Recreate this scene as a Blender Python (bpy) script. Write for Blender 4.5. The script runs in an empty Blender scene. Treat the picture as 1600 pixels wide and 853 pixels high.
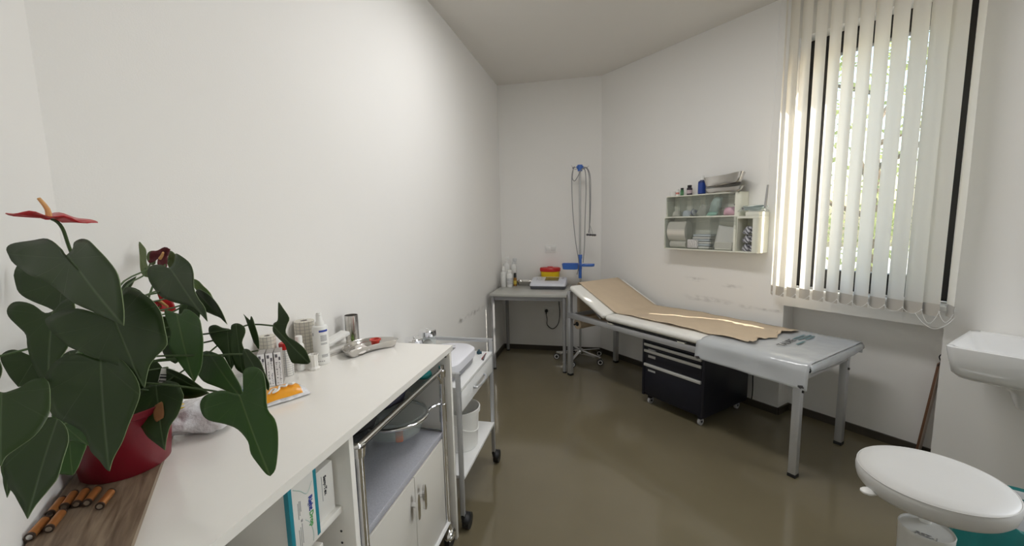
import bpy, bmesh, math, random
from mathutils import Vector, Matrix, noise
random.seed(7)
PI=math.pi; Q2=math.sqrt(2)
SC=bpy.context.scene; COL=SC.collection
K=4.49                       # right wall plane: x + y = K
def rw(s,off,z=0.0):         # s along the right wall, off = distance into the room
    v=(K-off*Q2)/Q2
    return Vector(((s+v)/Q2,(v-s)/Q2,z))
RW_ROT=-PI/4
# ------------------------------------------------------------------ materials
MATS={}
def mat(name,col=(.8,.8,.8),rough=.5,metal=0.,spec=.5,noise_amt=0.,noise_scale=8.,bump=0.,bump_scale=60.,coat=0.,alpha_mix=0.,trans=0.,aniso=None,stretch=None):
    if name in MATS: return MATS[name]
    m=bpy.data.materials.new(name); m.use_nodes=True; MATS[name]=m
    N=m.node_tree.nodes; L=m.node_tree.links; b=N['Principled BSDF']; out=N['Material Output']
    b.inputs['Base Color'].default_value=(*col,1); b.inputs['Roughness'].default_value=rough
    b.inputs['Metallic'].default_value=metal; b.inputs['Specular IOR Level'].default_value=spec
    b.inputs['Coat Weight'].default_value=coat; b.inputs['Coat Roughness'].default_value=.06
    tc=N.new('ShaderNodeTexCoord'); src=tc.outputs['Object']
    if stretch:
        mp=N.new('ShaderNodeMapping'); mp.inputs['Scale'].default_value=stretch; L.new(src,mp.inputs[0]); src=mp.outputs[0]
    if noise_amt:
        n=N.new('ShaderNodeTexNoise'); n.inputs['Scale'].default_value=noise_scale; n.inputs['Detail'].default_value=5
        L.new(src,n.inputs['Vector'])
        mx=N.new('ShaderNodeMix'); mx.data_type='RGBA'
        mx.inputs[6].default_value=(*[c*(1-noise_amt) for c in col],1); mx.inputs[7].default_value=(*[min(1,c*(1+noise_amt)) for c in col],1)
        L.new(n.outputs[0],mx.inputs[0]); L.new(mx.outputs[2],b.inputs['Base Color'])
    if bump:
        n2=N.new('ShaderNodeTexNoise'); n2.inputs['Scale'].default_value=bump_scale; n2.inputs['Detail'].default_value=3
        L.new(src,n2.inputs['Vector'])
        bp=N.new('ShaderNodeBump'); bp.inputs['Strength'].default_value=bump; bp.inputs['Distance'].default_value=.01
        L.new(n2.outputs[0],bp.inputs['Height']); L.new(bp.outputs[0],b.inputs['Normal'])
    if alpha_mix:
        t=N.new('ShaderNodeBsdfTransparent'); t.inputs[0].default_value=(.97,.98,.98,1)
        mix=N.new('ShaderNodeMixShader'); mix.inputs[0].default_value=alpha_mix
        L.new(b.outputs[0],mix.inputs[1]); L.new(t.outputs[0],mix.inputs[2]); L.new(mix.outputs[0],out.inputs[0])
    if trans:
        t=N.new('ShaderNodeBsdfTranslucent'); t.inputs[0].default_value=(*col,1)
        mix=N.new('ShaderNodeMixShader'); mix.inputs[0].default_value=trans
        L.new(b.outputs[0],mix.inputs[1]); L.new(t.outputs[0],mix.inputs[2]); L.new(mix.outputs[0],out.inputs[0])
    return m
wall_m=mat('wall_paint',(.86,.85,.83),.75,spec=.25,noise_amt=.015,noise_scale=1.7,bump=.05,bump_scale=220)
ceil_m=mat('ceiling_paint',(.77,.745,.705),.8,spec=.2,bump=.04,bump_scale=180)
floor_m=mat('floor_vinyl',(.172,.147,.093),.11,spec=.7,noise_amt=.10,noise_scale=2.2,bump=.012,bump_scale=9)
base_m=mat('baseboard_brown',(.055,.046,.034),.4)
white=mat('white_laminate',(.91,.89,.845),.26,coat=.5,noise_amt=.01,noise_scale=30)
door_m=mat('door_laminate',(.66,.64,.59),.35)
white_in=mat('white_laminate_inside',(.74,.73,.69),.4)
whitemetal=mat('white_enamel',(.80,.81,.81),.3)
greymetal=mat('grey_powder_coat',(.33,.33,.34),.4,metal=.3)
alu=mat('satin_aluminium',(.55,.56,.58),.38,metal=.6)
chrome=mat('chrome',(.85,.85,.86),.08,metal=1.)
steel=mat('brushed_steel',(.62,.60,.57),.24,metal=1.,bump=.05,bump_scale=40,stretch=(1,1,12))
black=mat('black_rubber',(.012,.012,.013),.5)
darkframe=mat('dark_window_frame',(.016,.014,.013),.4)
navy=mat('navy_metal',(.006,.007,.016),.35)
strip_m=mat('drawer_grip',(.58,.58,.56),.35,metal=.2)
leather=mat('white_upholstery',(.84,.83,.79),.42,noise_amt=.02,bump=.06,bump_scale=350)
stool_m=mat('stool_upholstery',(.58,.575,.56),.45,noise_amt=.02,bump=.05,bump_scale=350)
paper=mat('kraft_paper',(.60,.485,.355),.75,noise_amt=.06,noise_scale=14,bump=.05,bump_scale=30,spec=.2)
porcelain=mat('porcelain',(.86,.87,.88),.08,coat=.5)
whiteplastic=mat('white_plastic',(.82,.82,.80),.35)
creamplastic=mat('cream_plastic',(.80,.80,.70),.3)
clearplastic=mat('clear_plastic',(.75,.77,.74),.08,alpha_mix=.80,spec=.8)
smoked=mat('smoked_clear_plastic',(.42,.42,.38),.10,alpha_mix=.88,spec=.8)
glass=mat('clear_glass',(.85,.9,.88),.03,alpha_mix=.90,spec=1.)
darkglass=mat('dark_glass',(.05,.055,.05),.05,alpha_mix=.55,spec=1.)
covp=mat('cloudy_plastic_sheet',(.64,.665,.69),.16,alpha_mix=.28,bump=.22,bump_scale=16,spec=.9)
film=mat('glossy_film',(.74,.74,.77),.2,noise_amt=.16,noise_scale=22,bump=.7,bump_scale=42,coat=.3)
orange=mat('orange_film',(.86,.36,.015),.3,noise_amt=.06,noise_scale=25,bump=.15,bump_scale=25)
red=mat('red_plastic',(.52,.012,.012),.35)
potred=mat('red_pot',(.17,.004,.013),.38,noise_amt=.04)
yellow=mat('yellow_plastic',(.80,.55,.01),.35)
blue=mat('blue_plastic',(.05,.15,.50),.35)
darkblue=mat('dark_blue',(.012,.03,.15),.3)
teal=mat('teal_plastic',(.01,.30,.30),.4)
tealbox=mat('teal_card',(.01,.25,.33),.45)
bluecard=mat('blue_card',(.02,.09,.22),.45)
greenfilm=mat('green_film',(.17,.30,.035),.4)
greenprint=mat('green_print',(.10,.40,.12),.5)
blueprint=mat('blue_print',(.03,.06,.33),.5)
ink=mat('dark_ink',(.03,.03,.035),.6)
greyink=mat('grey_ink',(.30,.30,.31),.6)
card=mat('white_card',(.80,.785,.75),.55)
greycard=mat('grey_card',(.36,.34,.32),.6)
pinkfilm=mat('pink_film',(.66,.42,.50),.4,bump=.3,bump_scale=30)
gauze=mat('white_gauze',(.74,.71,.64),.85,bump=.25,bump_scale=200)
greygauze=mat('grey_pack',(.36,.36,.40),.5,noise_amt=.35,noise_scale=30)
paleblue=mat('pale_blue_pack',(.62,.68,.74),.5,noise_amt=.08,noise_scale=40)
copper=mat('copper_label',(.50,.21,.065),.32,metal=.6,noise_amt=.25,noise_scale=60)
amber=mat('amber_glass',(.35,.16,.02),.1)
greyplastic=mat('dark_grey_plastic',(.10,.105,.12),.4)
lightgrey=mat('light_grey_plastic',(.60,.61,.62),.35)
screen_m=mat('display_screen',(.20,.17,.06),.12)
cablegrey=mat('grey_cable',(.26,.26,.27),.5)
speck=mat('grey_speckled_laminate',(.44,.45,.50),.25,noise_amt=.22,noise_scale=220)
wood=mat('brown_wood',(.16,.075,.04),.5,noise_amt=.25,noise_scale=12,stretch=(1,1,.2))
beige=mat('beige_wood',(.50,.42,.35),.6)
soil=mat('potting_soil',(.02,.014,.01),.95,bump=.6,bump_scale=80)
bag_teal=mat('teal_bag',(.01,.18,.18),.3,bump=.35,bump_scale=16)
cloth_navy=mat('navy_cloth',(.008,.009,.03),.6)
skin_swab=mat('cotton',(.82,.78,.74),.9)
redcup_m=mat('red_cup',(.60,.055,.035),.35)
def striped_mat(name,c1,c2,scale,rough=.5,axis='Z',dist=1.5,width=.5):
    m=bpy.data.materials.new(name); m.use_nodes=True; MATS[name]=m
    N=m.node_tree.nodes; L=m.node_tree.links; b=N['Principled BSDF']; b.inputs['Roughness'].default_value=rough
    tc=N.new('ShaderNodeTexCoord'); w=N.new('ShaderNodeTexWave'); w.bands_direction=axis; w.inputs['Scale'].default_value=scale
    w.inputs['Distortion'].default_value=dist; w.inputs['Detail'].default_value=3
    r=N.new('ShaderNodeValToRGB'); r.color_ramp.elements[0].position=width-.15; r.color_ramp.elements[1].position=width+.15
    r.color_ramp.elements[0].color=(*c1,1); r.color_ramp.elements[1].color=(*c2,1)
    L.new(tc.outputs['Object'],w.inputs['Vector']); L.new(w.outputs[0],r.inputs[0]); L.new(r.outputs[0],b.inputs['Base Color'])
    return m
def grid_mat(name,paper_c,line_c,sx,sz,lw):
    """printed square grid, as on adhesive dressing rolls (cylindrical: angle and height)"""
    m=bpy.data.materials.new(name); m.use_nodes=True; MATS[name]=m
    N=m.node_tree.nodes; L=m.node_tree.links; b=N['Principled BSDF']; b.inputs['Roughness'].default_value=.55
    tc=N.new('ShaderNodeTexCoord'); sp=N.new('ShaderNodeSeparateXYZ'); L.new(tc.outputs['Object'],sp.inputs[0])
    at=N.new('ShaderNodeMath'); at.operation='ARCTAN2'; L.new(sp.outputs[1],at.inputs[0]); L.new(sp.outputs[0],at.inputs[1])
    def line(sock,sc):
        a=N.new('ShaderNodeMath'); a.operation='MULTIPLY'; a.inputs[1].default_value=sc; L.new(sock,a.inputs[0])
        f=N.new('ShaderNodeMath'); f.operation='FRACT'; L.new(a.outputs[0],f.inputs[0])
        c=N.new('ShaderNodeMath'); c.operation='LESS_THAN'; c.inputs[1].default_value=lw; L.new(f.outputs[0],c.inputs[0]); return c.outputs[0]
    mx=N.new('ShaderNodeMath'); mx.operation='MAXIMUM'; L.new(line(at.outputs[0],sx),mx.inputs[0]); L.new(line(sp.outputs[2],sz),mx.inputs[1])
    mix=N.new('ShaderNodeMix'); mix.data_type='RGBA'; mix.inputs[6].default_value=(*paper_c,1); mix.inputs[7].default_value=(*line_c,1)
    L.new(mx.outputs[0],mix.inputs[0]); L.new(mix.outputs[2],b.inputs['Base Color']); return m
gridpaper=grid_mat('grid_printed_paper',(.66,.63,.55),(.36,.35,.32),2.2,75,.13)
gridwhite=grid_mat('ruled_label',(.78,.77,.74),(.42,.42,.42),.9,120,.16)
def board_mat():
    m=bpy.data.materials.new('grained_board'); m.use_nodes=True
    N=m.node_tree.nodes; L=m.node_tree.links; b=N['Principled BSDF']; b.inputs['Roughness'].default_value=.45
    tc=N.new('ShaderNodeTexCoord'); mp=N.new('ShaderNodeMapping'); mp.inputs['Scale'].default_value=(9,75,10); m0=N.new('ShaderNodeMapping'); m0.inputs['Rotation'].default_value=(0,0,PI/4)
    L.new(tc.outputs['Object'],m0.inputs[0]); L.new(m0.outputs[0],mp.inputs[0])
    n=N.new('ShaderNodeTexNoise'); n.inputs['Scale'].default_value=1.; n.inputs['Detail'].default_value=7; n.inputs['Distortion'].default_value=.6; L.new(mp.outputs[0],n.inputs['Vector'])
    r=N.new('ShaderNodeValToRGB'); e=r.color_ramp.elements; e[0].position=.33; e[0].color=(.125,.082,.052,1); e[1].position=.68; e[1].color=(.30,.225,.155,1)
    L.new(n.outputs[0],r.inputs[0]); L.new(r.outputs[0],b.inputs['Base Color']); return m
board_m=board_mat()
def leaf_mat(name,c_dark,c_light,vein):
    m=bpy.data.materials.new(name); m.use_nodes=True
    N=m.node_tree.nodes; L=m.node_tree.links; b=N['Principled BSDF']; out=N['Material Output']
    b.inputs['Roughness'].default_value=.40; b.inputs['Specular IOR Level'].default_value=.42
    uv=N.new('ShaderNodeUVMap'); uv.uv_map='leaf'; sp=N.new('ShaderNodeSeparateXYZ'); L.new(uv.outputs[0],sp.inputs[0])
    ab=N.new('ShaderNodeMath'); ab.operation='ABSOLUTE'; L.new(sp.outputs[1],ab.inputs[0])
    mr=N.new('ShaderNodeMapRange'); mr.inputs[1].default_value=.0; mr.inputs[2].default_value=.016; mr.inputs[3].default_value=1; mr.inputs[4].default_value=0; L.new(ab.outputs[0],mr.inputs[0])
    t=N.new('ShaderNodeMath'); t.operation='ADD'; t.inputs[1].default_value=.03; L.new(sp.outputs[0],t.inputs[0])
    s=N.new('ShaderNodeMath'); s.operation='ARCTAN2'; L.new(ab.outputs[0],s.inputs[0]); L.new(t.outputs[0],s.inputs[1])
    f5=N.new('ShaderNodeMath'); f5.operation='MULTIPLY'; f5.inputs[1].default_value=1.55; L.new(s.outputs[0],f5.inputs[0])
    fr=N.new('ShaderNodeMath'); fr.operation='FRACT'; L.new(f5.outputs[0],fr.inputs[0])
    pp=N.new('ShaderNodeMath'); pp.operation='PINGPONG'; pp.inputs[1].default_value=.5; L.new(fr.outputs[0],pp.inputs[0])
    lv=N.new('ShaderNodeMapRange'); lv.inputs[1].default_value=0; lv.inputs[2].default_value=.03; lv.inputs[3].default_value=.30; lv.inputs[4].default_value=0; L.new(pp.outputs[0],lv.inputs[0])
    mxv=N.new('ShaderNodeMath'); mxv.operation='MAXIMUM'; L.new(mr.outputs[0],mxv.inputs[0]); L.new(lv.outputs[0],mxv.inputs[1])
    n=N.new('ShaderNodeTexNoise'); n.inputs['Scale'].default_value=14; n.inputs['Detail'].default_value=4
    tc=N.new('ShaderNodeTexCoord'); L.new(tc.outputs['Object'],n.inputs['Vector'])
    c=N.new('ShaderNodeMix'); c.data_type='RGBA'; c.inputs[6].default_value=(*c_dark,1); c.inputs[7].default_value=(*c_light,1); L.new(n.outputs[0],c.inputs[0])
    c2=N.new('ShaderNodeMix'); c2.data_type='RGBA'; c2.inputs[7].default_value=(*vein,1); L.new(c.outputs[2],c2.inputs[6])
    vm=N.new('ShaderNodeMath'); vm.operation='MULTIPLY'; vm.inputs[1].default_value=.55; L.new(mxv.outputs[0],vm.inputs[0]); L.new(vm.outputs[0],c2.inputs[0])
    L.new(c2.outputs[2],b.inputs['Base Color'])
    bp=N.new('ShaderNodeBump'); bp.inputs['Strength'].default_value=.25; bp.inputs['Distance'].default_value=.003; bp.invert=True; L.new(mxv.outputs[0],bp.inputs['Height']); L.new(bp.outputs[0],b.inputs['Normal'])
    tr=N.new('ShaderNodeBsdfTranslucent'); tr.inputs[0].default_value=(c_light[0]*1.6,c_light[1]*2.,c_light[2]*.8,1)
    mix=N.new('ShaderNodeMixShader'); mix.inputs[0].default_value=.10; L.new(b.outputs[0],mix.inputs[1]); L.new(tr.outputs[0],mix.inputs[2]); L.new(mix.outputs[0],out.inputs[0])
    return m
LEAFM=[leaf_mat('dark_leaf',(.016,.038,.008),(.036,.068,.015),(.13,.19,.09)),
       leaf_mat('green_leaf',(.022,.072,.010),(.045,.115,.018),(.16,.25,.08)),
       leaf_mat('young_leaf',(.07,.14,.02),(.12,.20,.04),(.22,.32,.12)),
       leaf_mat('pale_leaf',(.10,.14,.05),(.16,.20,.08),(.22,.28,.14))]
rim_m=mat('pale_leaf_margin',(.16,.22,.10),.5)
stem_m=mat('green_stem',(.05,.09,.025),.5)
spathe_m=mat('red_spathe',(.50,.012,.02),.28,noise_amt=.15)
wither_m=mat('withered_spathe',(.10,.008,.012),.6,noise_amt=.3,bump=.4)
spadix_m=mat('spadix',(.66,.36,.14),.6)
spot_m=mat('brown_leaf_spot',(.30,.13,.05),.8,noise_amt=.3,noise_scale=60)
# ------------------------------------------------------------------ mesh builder
class MB:
    def __init__(s): s.bm=bmesh.new()
    def _add(s,t,mi=0,M=None):
        if M is not None: bmesh.ops.transform(t,matrix=M,verts=t.verts)
        for f in t.faces: f.material_index=mi
        me=bpy.data.meshes.new('t'); t.to_mesh(me); t.free(); s.bm.from_mesh(me); bpy.data.meshes.remove(me); return s
    def box(s,lo,hi,bev=0.,seg=2,mi=0,M=None):
        t=bmesh.new(); bmesh.ops.create_cube(t,size=1)
        c=[(a+b)/2 for a,b in zip(lo,hi)]; d=[abs(b-a) for a,b in zip(lo,hi)]
        for v in t.verts: v.co=Vector((v.co.x*d[0]+c[0],v.co.y*d[1]+c[1],v.co.z*d[2]+c[2]))
        if bev: bmesh.ops.bevel(t,geom=t.edges[:],offset=min(bev,min(d)*.49),segments=seg,profile=.5,affect='EDGES')
        return s._add(t,mi,M)
    def cyl(s,p0,p1,r,r2=None,n=20,mi=0,M=None,caps=True):
        p0=Vector(p0);p1=Vector(p1);d=p1-p0; t=bmesh.new()
        bmesh.ops.create_cone(t,cap_ends=caps,segments=n,radius1=r,radius2=r if r2 is None else r2,depth=d.length)
        X=Matrix.Translation((p0+p1)/2)@d.to_track_quat('Z','Y').to_matrix().to_4x4()
        bmesh.ops.transform(t,matrix=X,verts=t.verts); return s._add(t,mi,M)
    def sph(s,c,r,sc=(1,1,1),n=16,mi=0,M=None):
        t=bmesh.new(); bmesh.ops.create_uvsphere(t,u_segments=n,v_segments=max(6,n//2),radius=r)
        for v in t.verts: v.co=Vector((v.co.x*sc[0]+c[0],v.co.y*sc[1]+c[1],v.co.z*sc[2]+c[2]))
        return s._add(t,mi,M)
    def tube(s,pts,r,n=8,mi=0,M=None,closed=False,smooth=0):
        P=[Vector(p) for p in pts]
        if smooth: P=spline(P,smooth,closed)
        t=bmesh.new(); rings=[]; m=len(P); up=Vector((0,0,1)); prev=None
        for i,p in enumerate(P):
            if closed: d=P[(i+1)%m]-P[i-1]
            else: d=P[min(i+1,m-1)]-P[max(i-1,0)]
            if d.length<1e-9: d=Vector((0,0,1))
            d.normalize()
            if prev is None:
                a=d.cross(up)
                if a.length<.1: a=d.cross(Vector((1,0,0)))
            else: a=prev-d*prev.dot(d)
            a.normalize(); prev=a; b=d.cross(a)
            rr=r(i/(m-1)) if callable(r) else r
            rings.append([t.verts.new(p+a*rr*math.cos(2*PI*k/n)+b*rr*math.sin(2*PI*k/n)) for k in range(n)])
        for i in range(m if closed else m-1):
            A=rings[i];B=rings[(i+1)%m]
            for k in range(n): t.faces.new((A[k],A[(k+1)%n],B[(k+1)%n],B[k]))
        if not closed: t.faces.new(rings[0][::-1]); t.faces.new(rings[-1])
        return s._add(t,mi,M)
    def lathe(s,prof,c=(0,0,0),n=28,mi=0,M=None,sx=1.,sy=1.):
        t=bmesh.new(); R=[]
        for r,z in prof:
            if r<1e-6: R.append([t.verts.new((c[0],c[1],c[2]+z))])
            else: R.append([t.verts.new((c[0]+sx*r*math.cos(2*PI*k/n),c[1]+sy*r*math.sin(2*PI*k/n),c[2]+z)) for k in range(n)])
        for A,B in zip(R,R[1:]):
            if len(A)==1 and len(B)==1: continue
            for k in range(n):
                if len(A)==1: t.faces.new((A[0],B[k],B[(k+1)%n]))
                elif len(B)==1: t.faces.new((A[k],A[(k+1)%n],B[0]))
                else: t.faces.new((A[k],A[(k+1)%n],B[(k+1)%n],B[k]))
        bmesh.ops.recalc_face_normals(t,faces=t.faces)
        return s._add(t,mi,M)
    def loft(s,rings,mi=0,M=None,cap0=True,cap1=True):
        t=bmesh.new(); R=[[t.verts.new(p) for p in r] for r in rings]; n=len(R[0])
        for A,B in zip(R,R[1:]):
            for k in range(n): t.faces.new((A[k],A[(k+1)%n],B[(k+1)%n],B[k]))
        if cap0: t.faces.new(R[0][::-1])
        if cap1: t.faces.new(R[-1])
        bmesh.ops.recalc_face_normals(t,faces=t.faces)
        return s._add(t,mi,M)
    def prism(s,poly,z0,z1,mi=0,M=None):
        return s.loft([[(x,y,z0) for x,y in poly],[(x,y,z1) for x,y in poly]],mi,M)
    def grid(s,f,nu,nv,mi=0,M=None):
        t=bmesh.new(); V=[[t.verts.new(f(i/nu,j/nv)) for j in range(nv+1)] for i in range(nu+1)]
        for i in range(nu):
            for j in range(nv): t.faces.new((V[i][j],V[i+1][j],V[i+1][j+1],V[i][j+1]))
        return s._add(t,mi,M)
    def build(s,name,mats,parent=None,loc=None,rotz=0.,sharp=.7,solid=0.):
        me=bpy.data.meshes.new(name); bm=s.bm
        for f in bm.faces: f.smooth=True
        for e in bm.edges:
            if len(e.link_faces)==2 and e.calc_face_angle(0)>sharp: e.smooth=False
        bm.to_mesh(me); bm.free()
        for m in (mats if isinstance(mats,(list,tuple)) else [mats]): me.materials.append(m)
        o=bpy.data.objects.new(name,me); COL.objects.link(o)
        if parent: o.parent=parent
        if loc is not None: o.location=loc
        o.rotation_euler.z=rotz
        if solid:
            md=o.modifiers.new('sheet','SOLIDIFY'); md.thickness=solid; md.offset=0
        return o
def spline(P,sub,closed=False):
    out=[]; m=len(P); rng=range(m if closed else m-1)
    for i in rng:
        if closed: a,b,c,d=P[i-1],P[i],P[(i+1)%m],P[(i+2)%m]
        else: a,b,c,d=P[max(i-1,0)],P[i],P[i+1],P[min(i+2,m-1)]
        for k in range(sub):
            t=k/sub; out.append(.5*((2*b)+(c-a)*t+(2*a-5*b+4*c-d)*t*t+(3*b-a-3*c+d)*t**3))
    if not closed: out.append(P[-1])
    return out
def thing(name,label,cat,loc=(0,0,0),rotz=0.,group=None):
    o=bpy.data.objects.new(name,None); COL.objects.link(o); o.location=loc; o.rotation_euler.z=rotz
    o.empty_display_size=.05; o['label']=label; o['category']=cat
    if group: o['group']=group
    return o
def tag(o,label,cat,group=None):
    o['label']=label; o['category']=cat
    if group: o['group']=group
    return o
def struct(o): o['kind']='structure'; return o
def plabel(o,l): o['label']=l; return o
def dup(root,loc,label,rotz=None,group=None):
    r=root.copy(); COL.objects.link(r); r.location=loc; r['label']=label
    if rotz is not None: r.rotation_euler.z=rotz
    if group: r['group']=group
    for ch in list(root.children):
        c=ch.copy(); COL.objects.link(c); c.parent=r
        for g in list(ch.children):
            d=g.copy(); COL.objects.link(d); d.parent=c
    return r
def text(name,body,size,m,parent,loc,rot,extr=.0004,bold=0.):
    cu=bpy.data.curves.new(name,'FONT'); cu.body=body; cu.size=size; cu.extrude=extr; cu.offset=bold; cu.align_x='CENTER'; cu.align_y='CENTER'
    tmp=bpy.data.objects.new('tmp',cu); COL.objects.link(tmp); bpy.context.view_layer.update()
    me=bpy.data.meshes.new_from_object(tmp.evaluated_get(bpy.context.evaluated_depsgraph_get()))
    bpy.data.objects.remove(tmp); bpy.data.curves.remove(cu)
    me.materials.clear(); me.materials.append(m)
    o=bpy.data.objects.new(name,me); COL.objects.link(o); o.parent=parent; o.location=loc; o.rotation_euler=rot; return o
def rrect(w,d,r,n=5,cx=0,cy=0):
    P=[]
    for sx,sy,a0 in ((1,1,0),(-1,1,PI/2),(-1,-1,PI),(1,-1,1.5*PI)):
        for k in range(n+1):
            a=a0+PI/2*k/n; P.append((cx+sx*(w/2-r)+r*math.cos(a),cy+sy*(d/2-r)+r*math.sin(a)))
    return P
def crumple(o,amp,sc,seed=0):
    for v in o.data.vertices:
        n=noise.noise_vector(v.co*sc+Vector((seed,seed*2.3,0))); v.co+=n*amp
    return o
def pillow(w,d,h,nx=16,ny=14,pinch=.5):
    """closed sachet: two bulging sheets joined at flat seams"""
    m=MB()
    def hgt(u,v): 
        a=max(0,(1-(2*u-1)**2))**pinch*max(0,(1-(2*v-1)**2))**pinch; return a
    m.grid(lambda u,v:Vector(((u-.5)*w,(v-.5)*d,.004+h*hgt(u,v))),nx,ny)
    m.grid(lambda u,v:Vector(((u-.5)*w,(.5-v)*d,.003*1)),nx,ny)
    bmesh.ops.remove_doubles(m.bm,verts=m.bm.verts,dist=.0012)
    return m
# ================================================================== SETTING
H_C=2.895
LW=[(-1.24,.722),(-1.2,1.45),(-1.15,2.4),(-1.135,3.0),(-1.135,4.53)]      # left wall line
def poly_slab(name,z0,z1,m):
    b=MB(); b.prism([(-1.6,-.2),(-1.6,4.9),(.2,4.9),(4.3,.8),(1.0,-2.4),(.2,-1.6)],z0,z1); return struct(b.build(name,m))
poly_slab('floor',-.1,0,floor_m); poly_slab('ceiling',H_C,H_C+.15,ceil_m)
b=MB(); b.prism(LW+[(-1.35,4.53),(-1.45,.722)],0,H_C); wl=struct(b.build('wall_left',wall_m))
b=MB(); b.box((-1.35,4.53,0),(.15,4.75,H_C)); wb=struct(b.build('wall_back',wall_m))
nd=Vector((1,-1,0))/Q2
b=MB(); p0=Vector((-1.24,.722,0)); p1=Vector((1.02,-1.538,0)); out=Vector((-1,-1,0))/Q2*.15
b.prism([(p0.x,p0.y),(p1.x,p1.y),(p1.x+out.x,p1.y+out.y),(p0.x+out.x-.1,p0.y+out.y+.1)],0,H_C); struct(b.build('wall_near',wall_m))
# right wall, local frame: x = s, y = into the wall, with window opening and radiator niche
S0,S1,Z0,Z1=-1.42,-.612,.945,2.60
b=MB()
b.box((-3.45,0,0),(S0,.2,H_C)); b.box((S1,0,0),(.35,.2,H_C)); b.box((1.65,0,0),(1.95,.2,H_C)); b.box((.35,0,0),(1.65,.2,.85)); b.box((.35,0,2.55),(1.65,.2,H_C)); b.box((S0,0,Z1),(S1,.2,H_C))
b.box((1.75,.2,-.1),(1.95,1.3,5.0))   # added unseen pier, keeps the sun out of the side window
b.box((S0,.15,0),(S1,.2,.814)); b.box((S0,0,.814),(S1,.2,Z0-.02))
wr=b.build('wall_right',wall_m,loc=rw(0,0),rotz=RW_ROT); struct(wr)
# rear wall behind the camera, and an unseen window added beside the camera for fill light
RWO=Vector((2.26,-.275,0)); b=MB(); b.box((-1.95,-.2,0),(1.95,0,H_C)); struct(b.build('wall_rear',wall_m,loc=RWO,rotz=PI/4))
w2=bpy.data.objects.new('added_window',None); COL.objects.link(w2); w2.location=rw(0,0); w2.rotation_euler.z=RW_ROT; struct(w2)
b=MB()
for lo,hi in (((.35,.12,.85),(.41,.19,2.55)),((1.59,.12,.85),(1.65,.19,2.55)),((.97,.12,.85),(1.03,.19,2.55)),((.41,.12,.85),(1.59,.19,.91)),((.41,.12,2.49),(1.59,.19,2.55))): b.box(lo,hi,.006)
b.build('window_frame',darkframe,w2)
for x in (.69,1.31):
    b=MB(); b.box((x-.28,.15,.91),(x+.28,.156,2.49)); b.build('pane',glass,w2)
# baseboards
def skirt(name,pts,h=.052,t=.012):
    b=MB()
    for (x0,y0),(x1,y1) in zip(pts,pts[1:]):
        d=Vector((x1-x0,y1-y0,0)); n=Vector((d.y,-d.x,0)).normalized()*t
        b.prism([(x0,y0),(x1,y1),(x1+n.x,y1+n.y),(x0+n.x,y0+n.y)],0,h)
    return struct(b.build(name,base_m))
skirt('baseboard_left',LW); skirt('baseboard_back',[(-1.135,4.53),(-.04,4.53)])
q=lambda s,o:(rw(s,o).x,rw(s,o).y)
skirt('baseboard_right',[q(-3.23,0),q(S0,0),q(S0,-.15),q(S1,-.15),q(S1,0),q(1.75,0)])
skirt('baseboard_near',[(1.0,-1.518),(-1.24,.722)])
# ------------------------------------------------------------------ main window
w1=bpy.data.objects.new('window_1',None); COL.objects.link(w1); w1.location=rw(0,0); w1.rotation_euler.z=RW_ROT; struct(w1)
yf=.125
def frame_ring(x0,x1,z0,z1,t,y0,y1,bev=.004):
    b=MB(); b.box((x0,y0,z0),(x0+t,y1,z1),bev); b.box((x1-t,y0,z0),(x1,y1,z1),bev)
    b.box((x0+t,y0,z0),(x1-t,y1,z0+t),bev); b.box((x0+t,y0,z1-t),(x1-t,y1,z1),bev); return b
frame_ring(S0,S1,Z0,Z1,.062,yf,yf+.07).build('window_frame',darkframe,w1)
frame_ring(S0+.058,S1-.058,Z0+.058,Z1-.058,.074,yf-.012,yf+.06).build('window_sash',darkframe,w1)
b=MB(); b.box((S0+.125,yf+.02,Z0+.125),(S1-.125,yf+.028,Z1-.125)); b.build('pane',glass,w1)
b=MB(); b.box((S1-.115,yf-.03,1.62),(S1-.085,yf-.012,1.70),.004); b.cyl((S1-.1,yf-.035,1.66),(S1-.1,yf-.06,1.66),.009); b.box((S1-.11,yf-.065,1.555),(S1-.09,yf-.05,1.675),.006)
b.build('window_handle',alu,w1)
b=MB(); b.box((S0+.002,-.015,Z0-.02),(S1-.002,yf,Z0),.004); b.box((S1-.03,-.03,Z0-.03),(S1+.035,-.001,Z0-.005),.003)
struct(b.build('trim_1',whiteplastic,loc=rw(0,0),rotz=RW_ROT))
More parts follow.
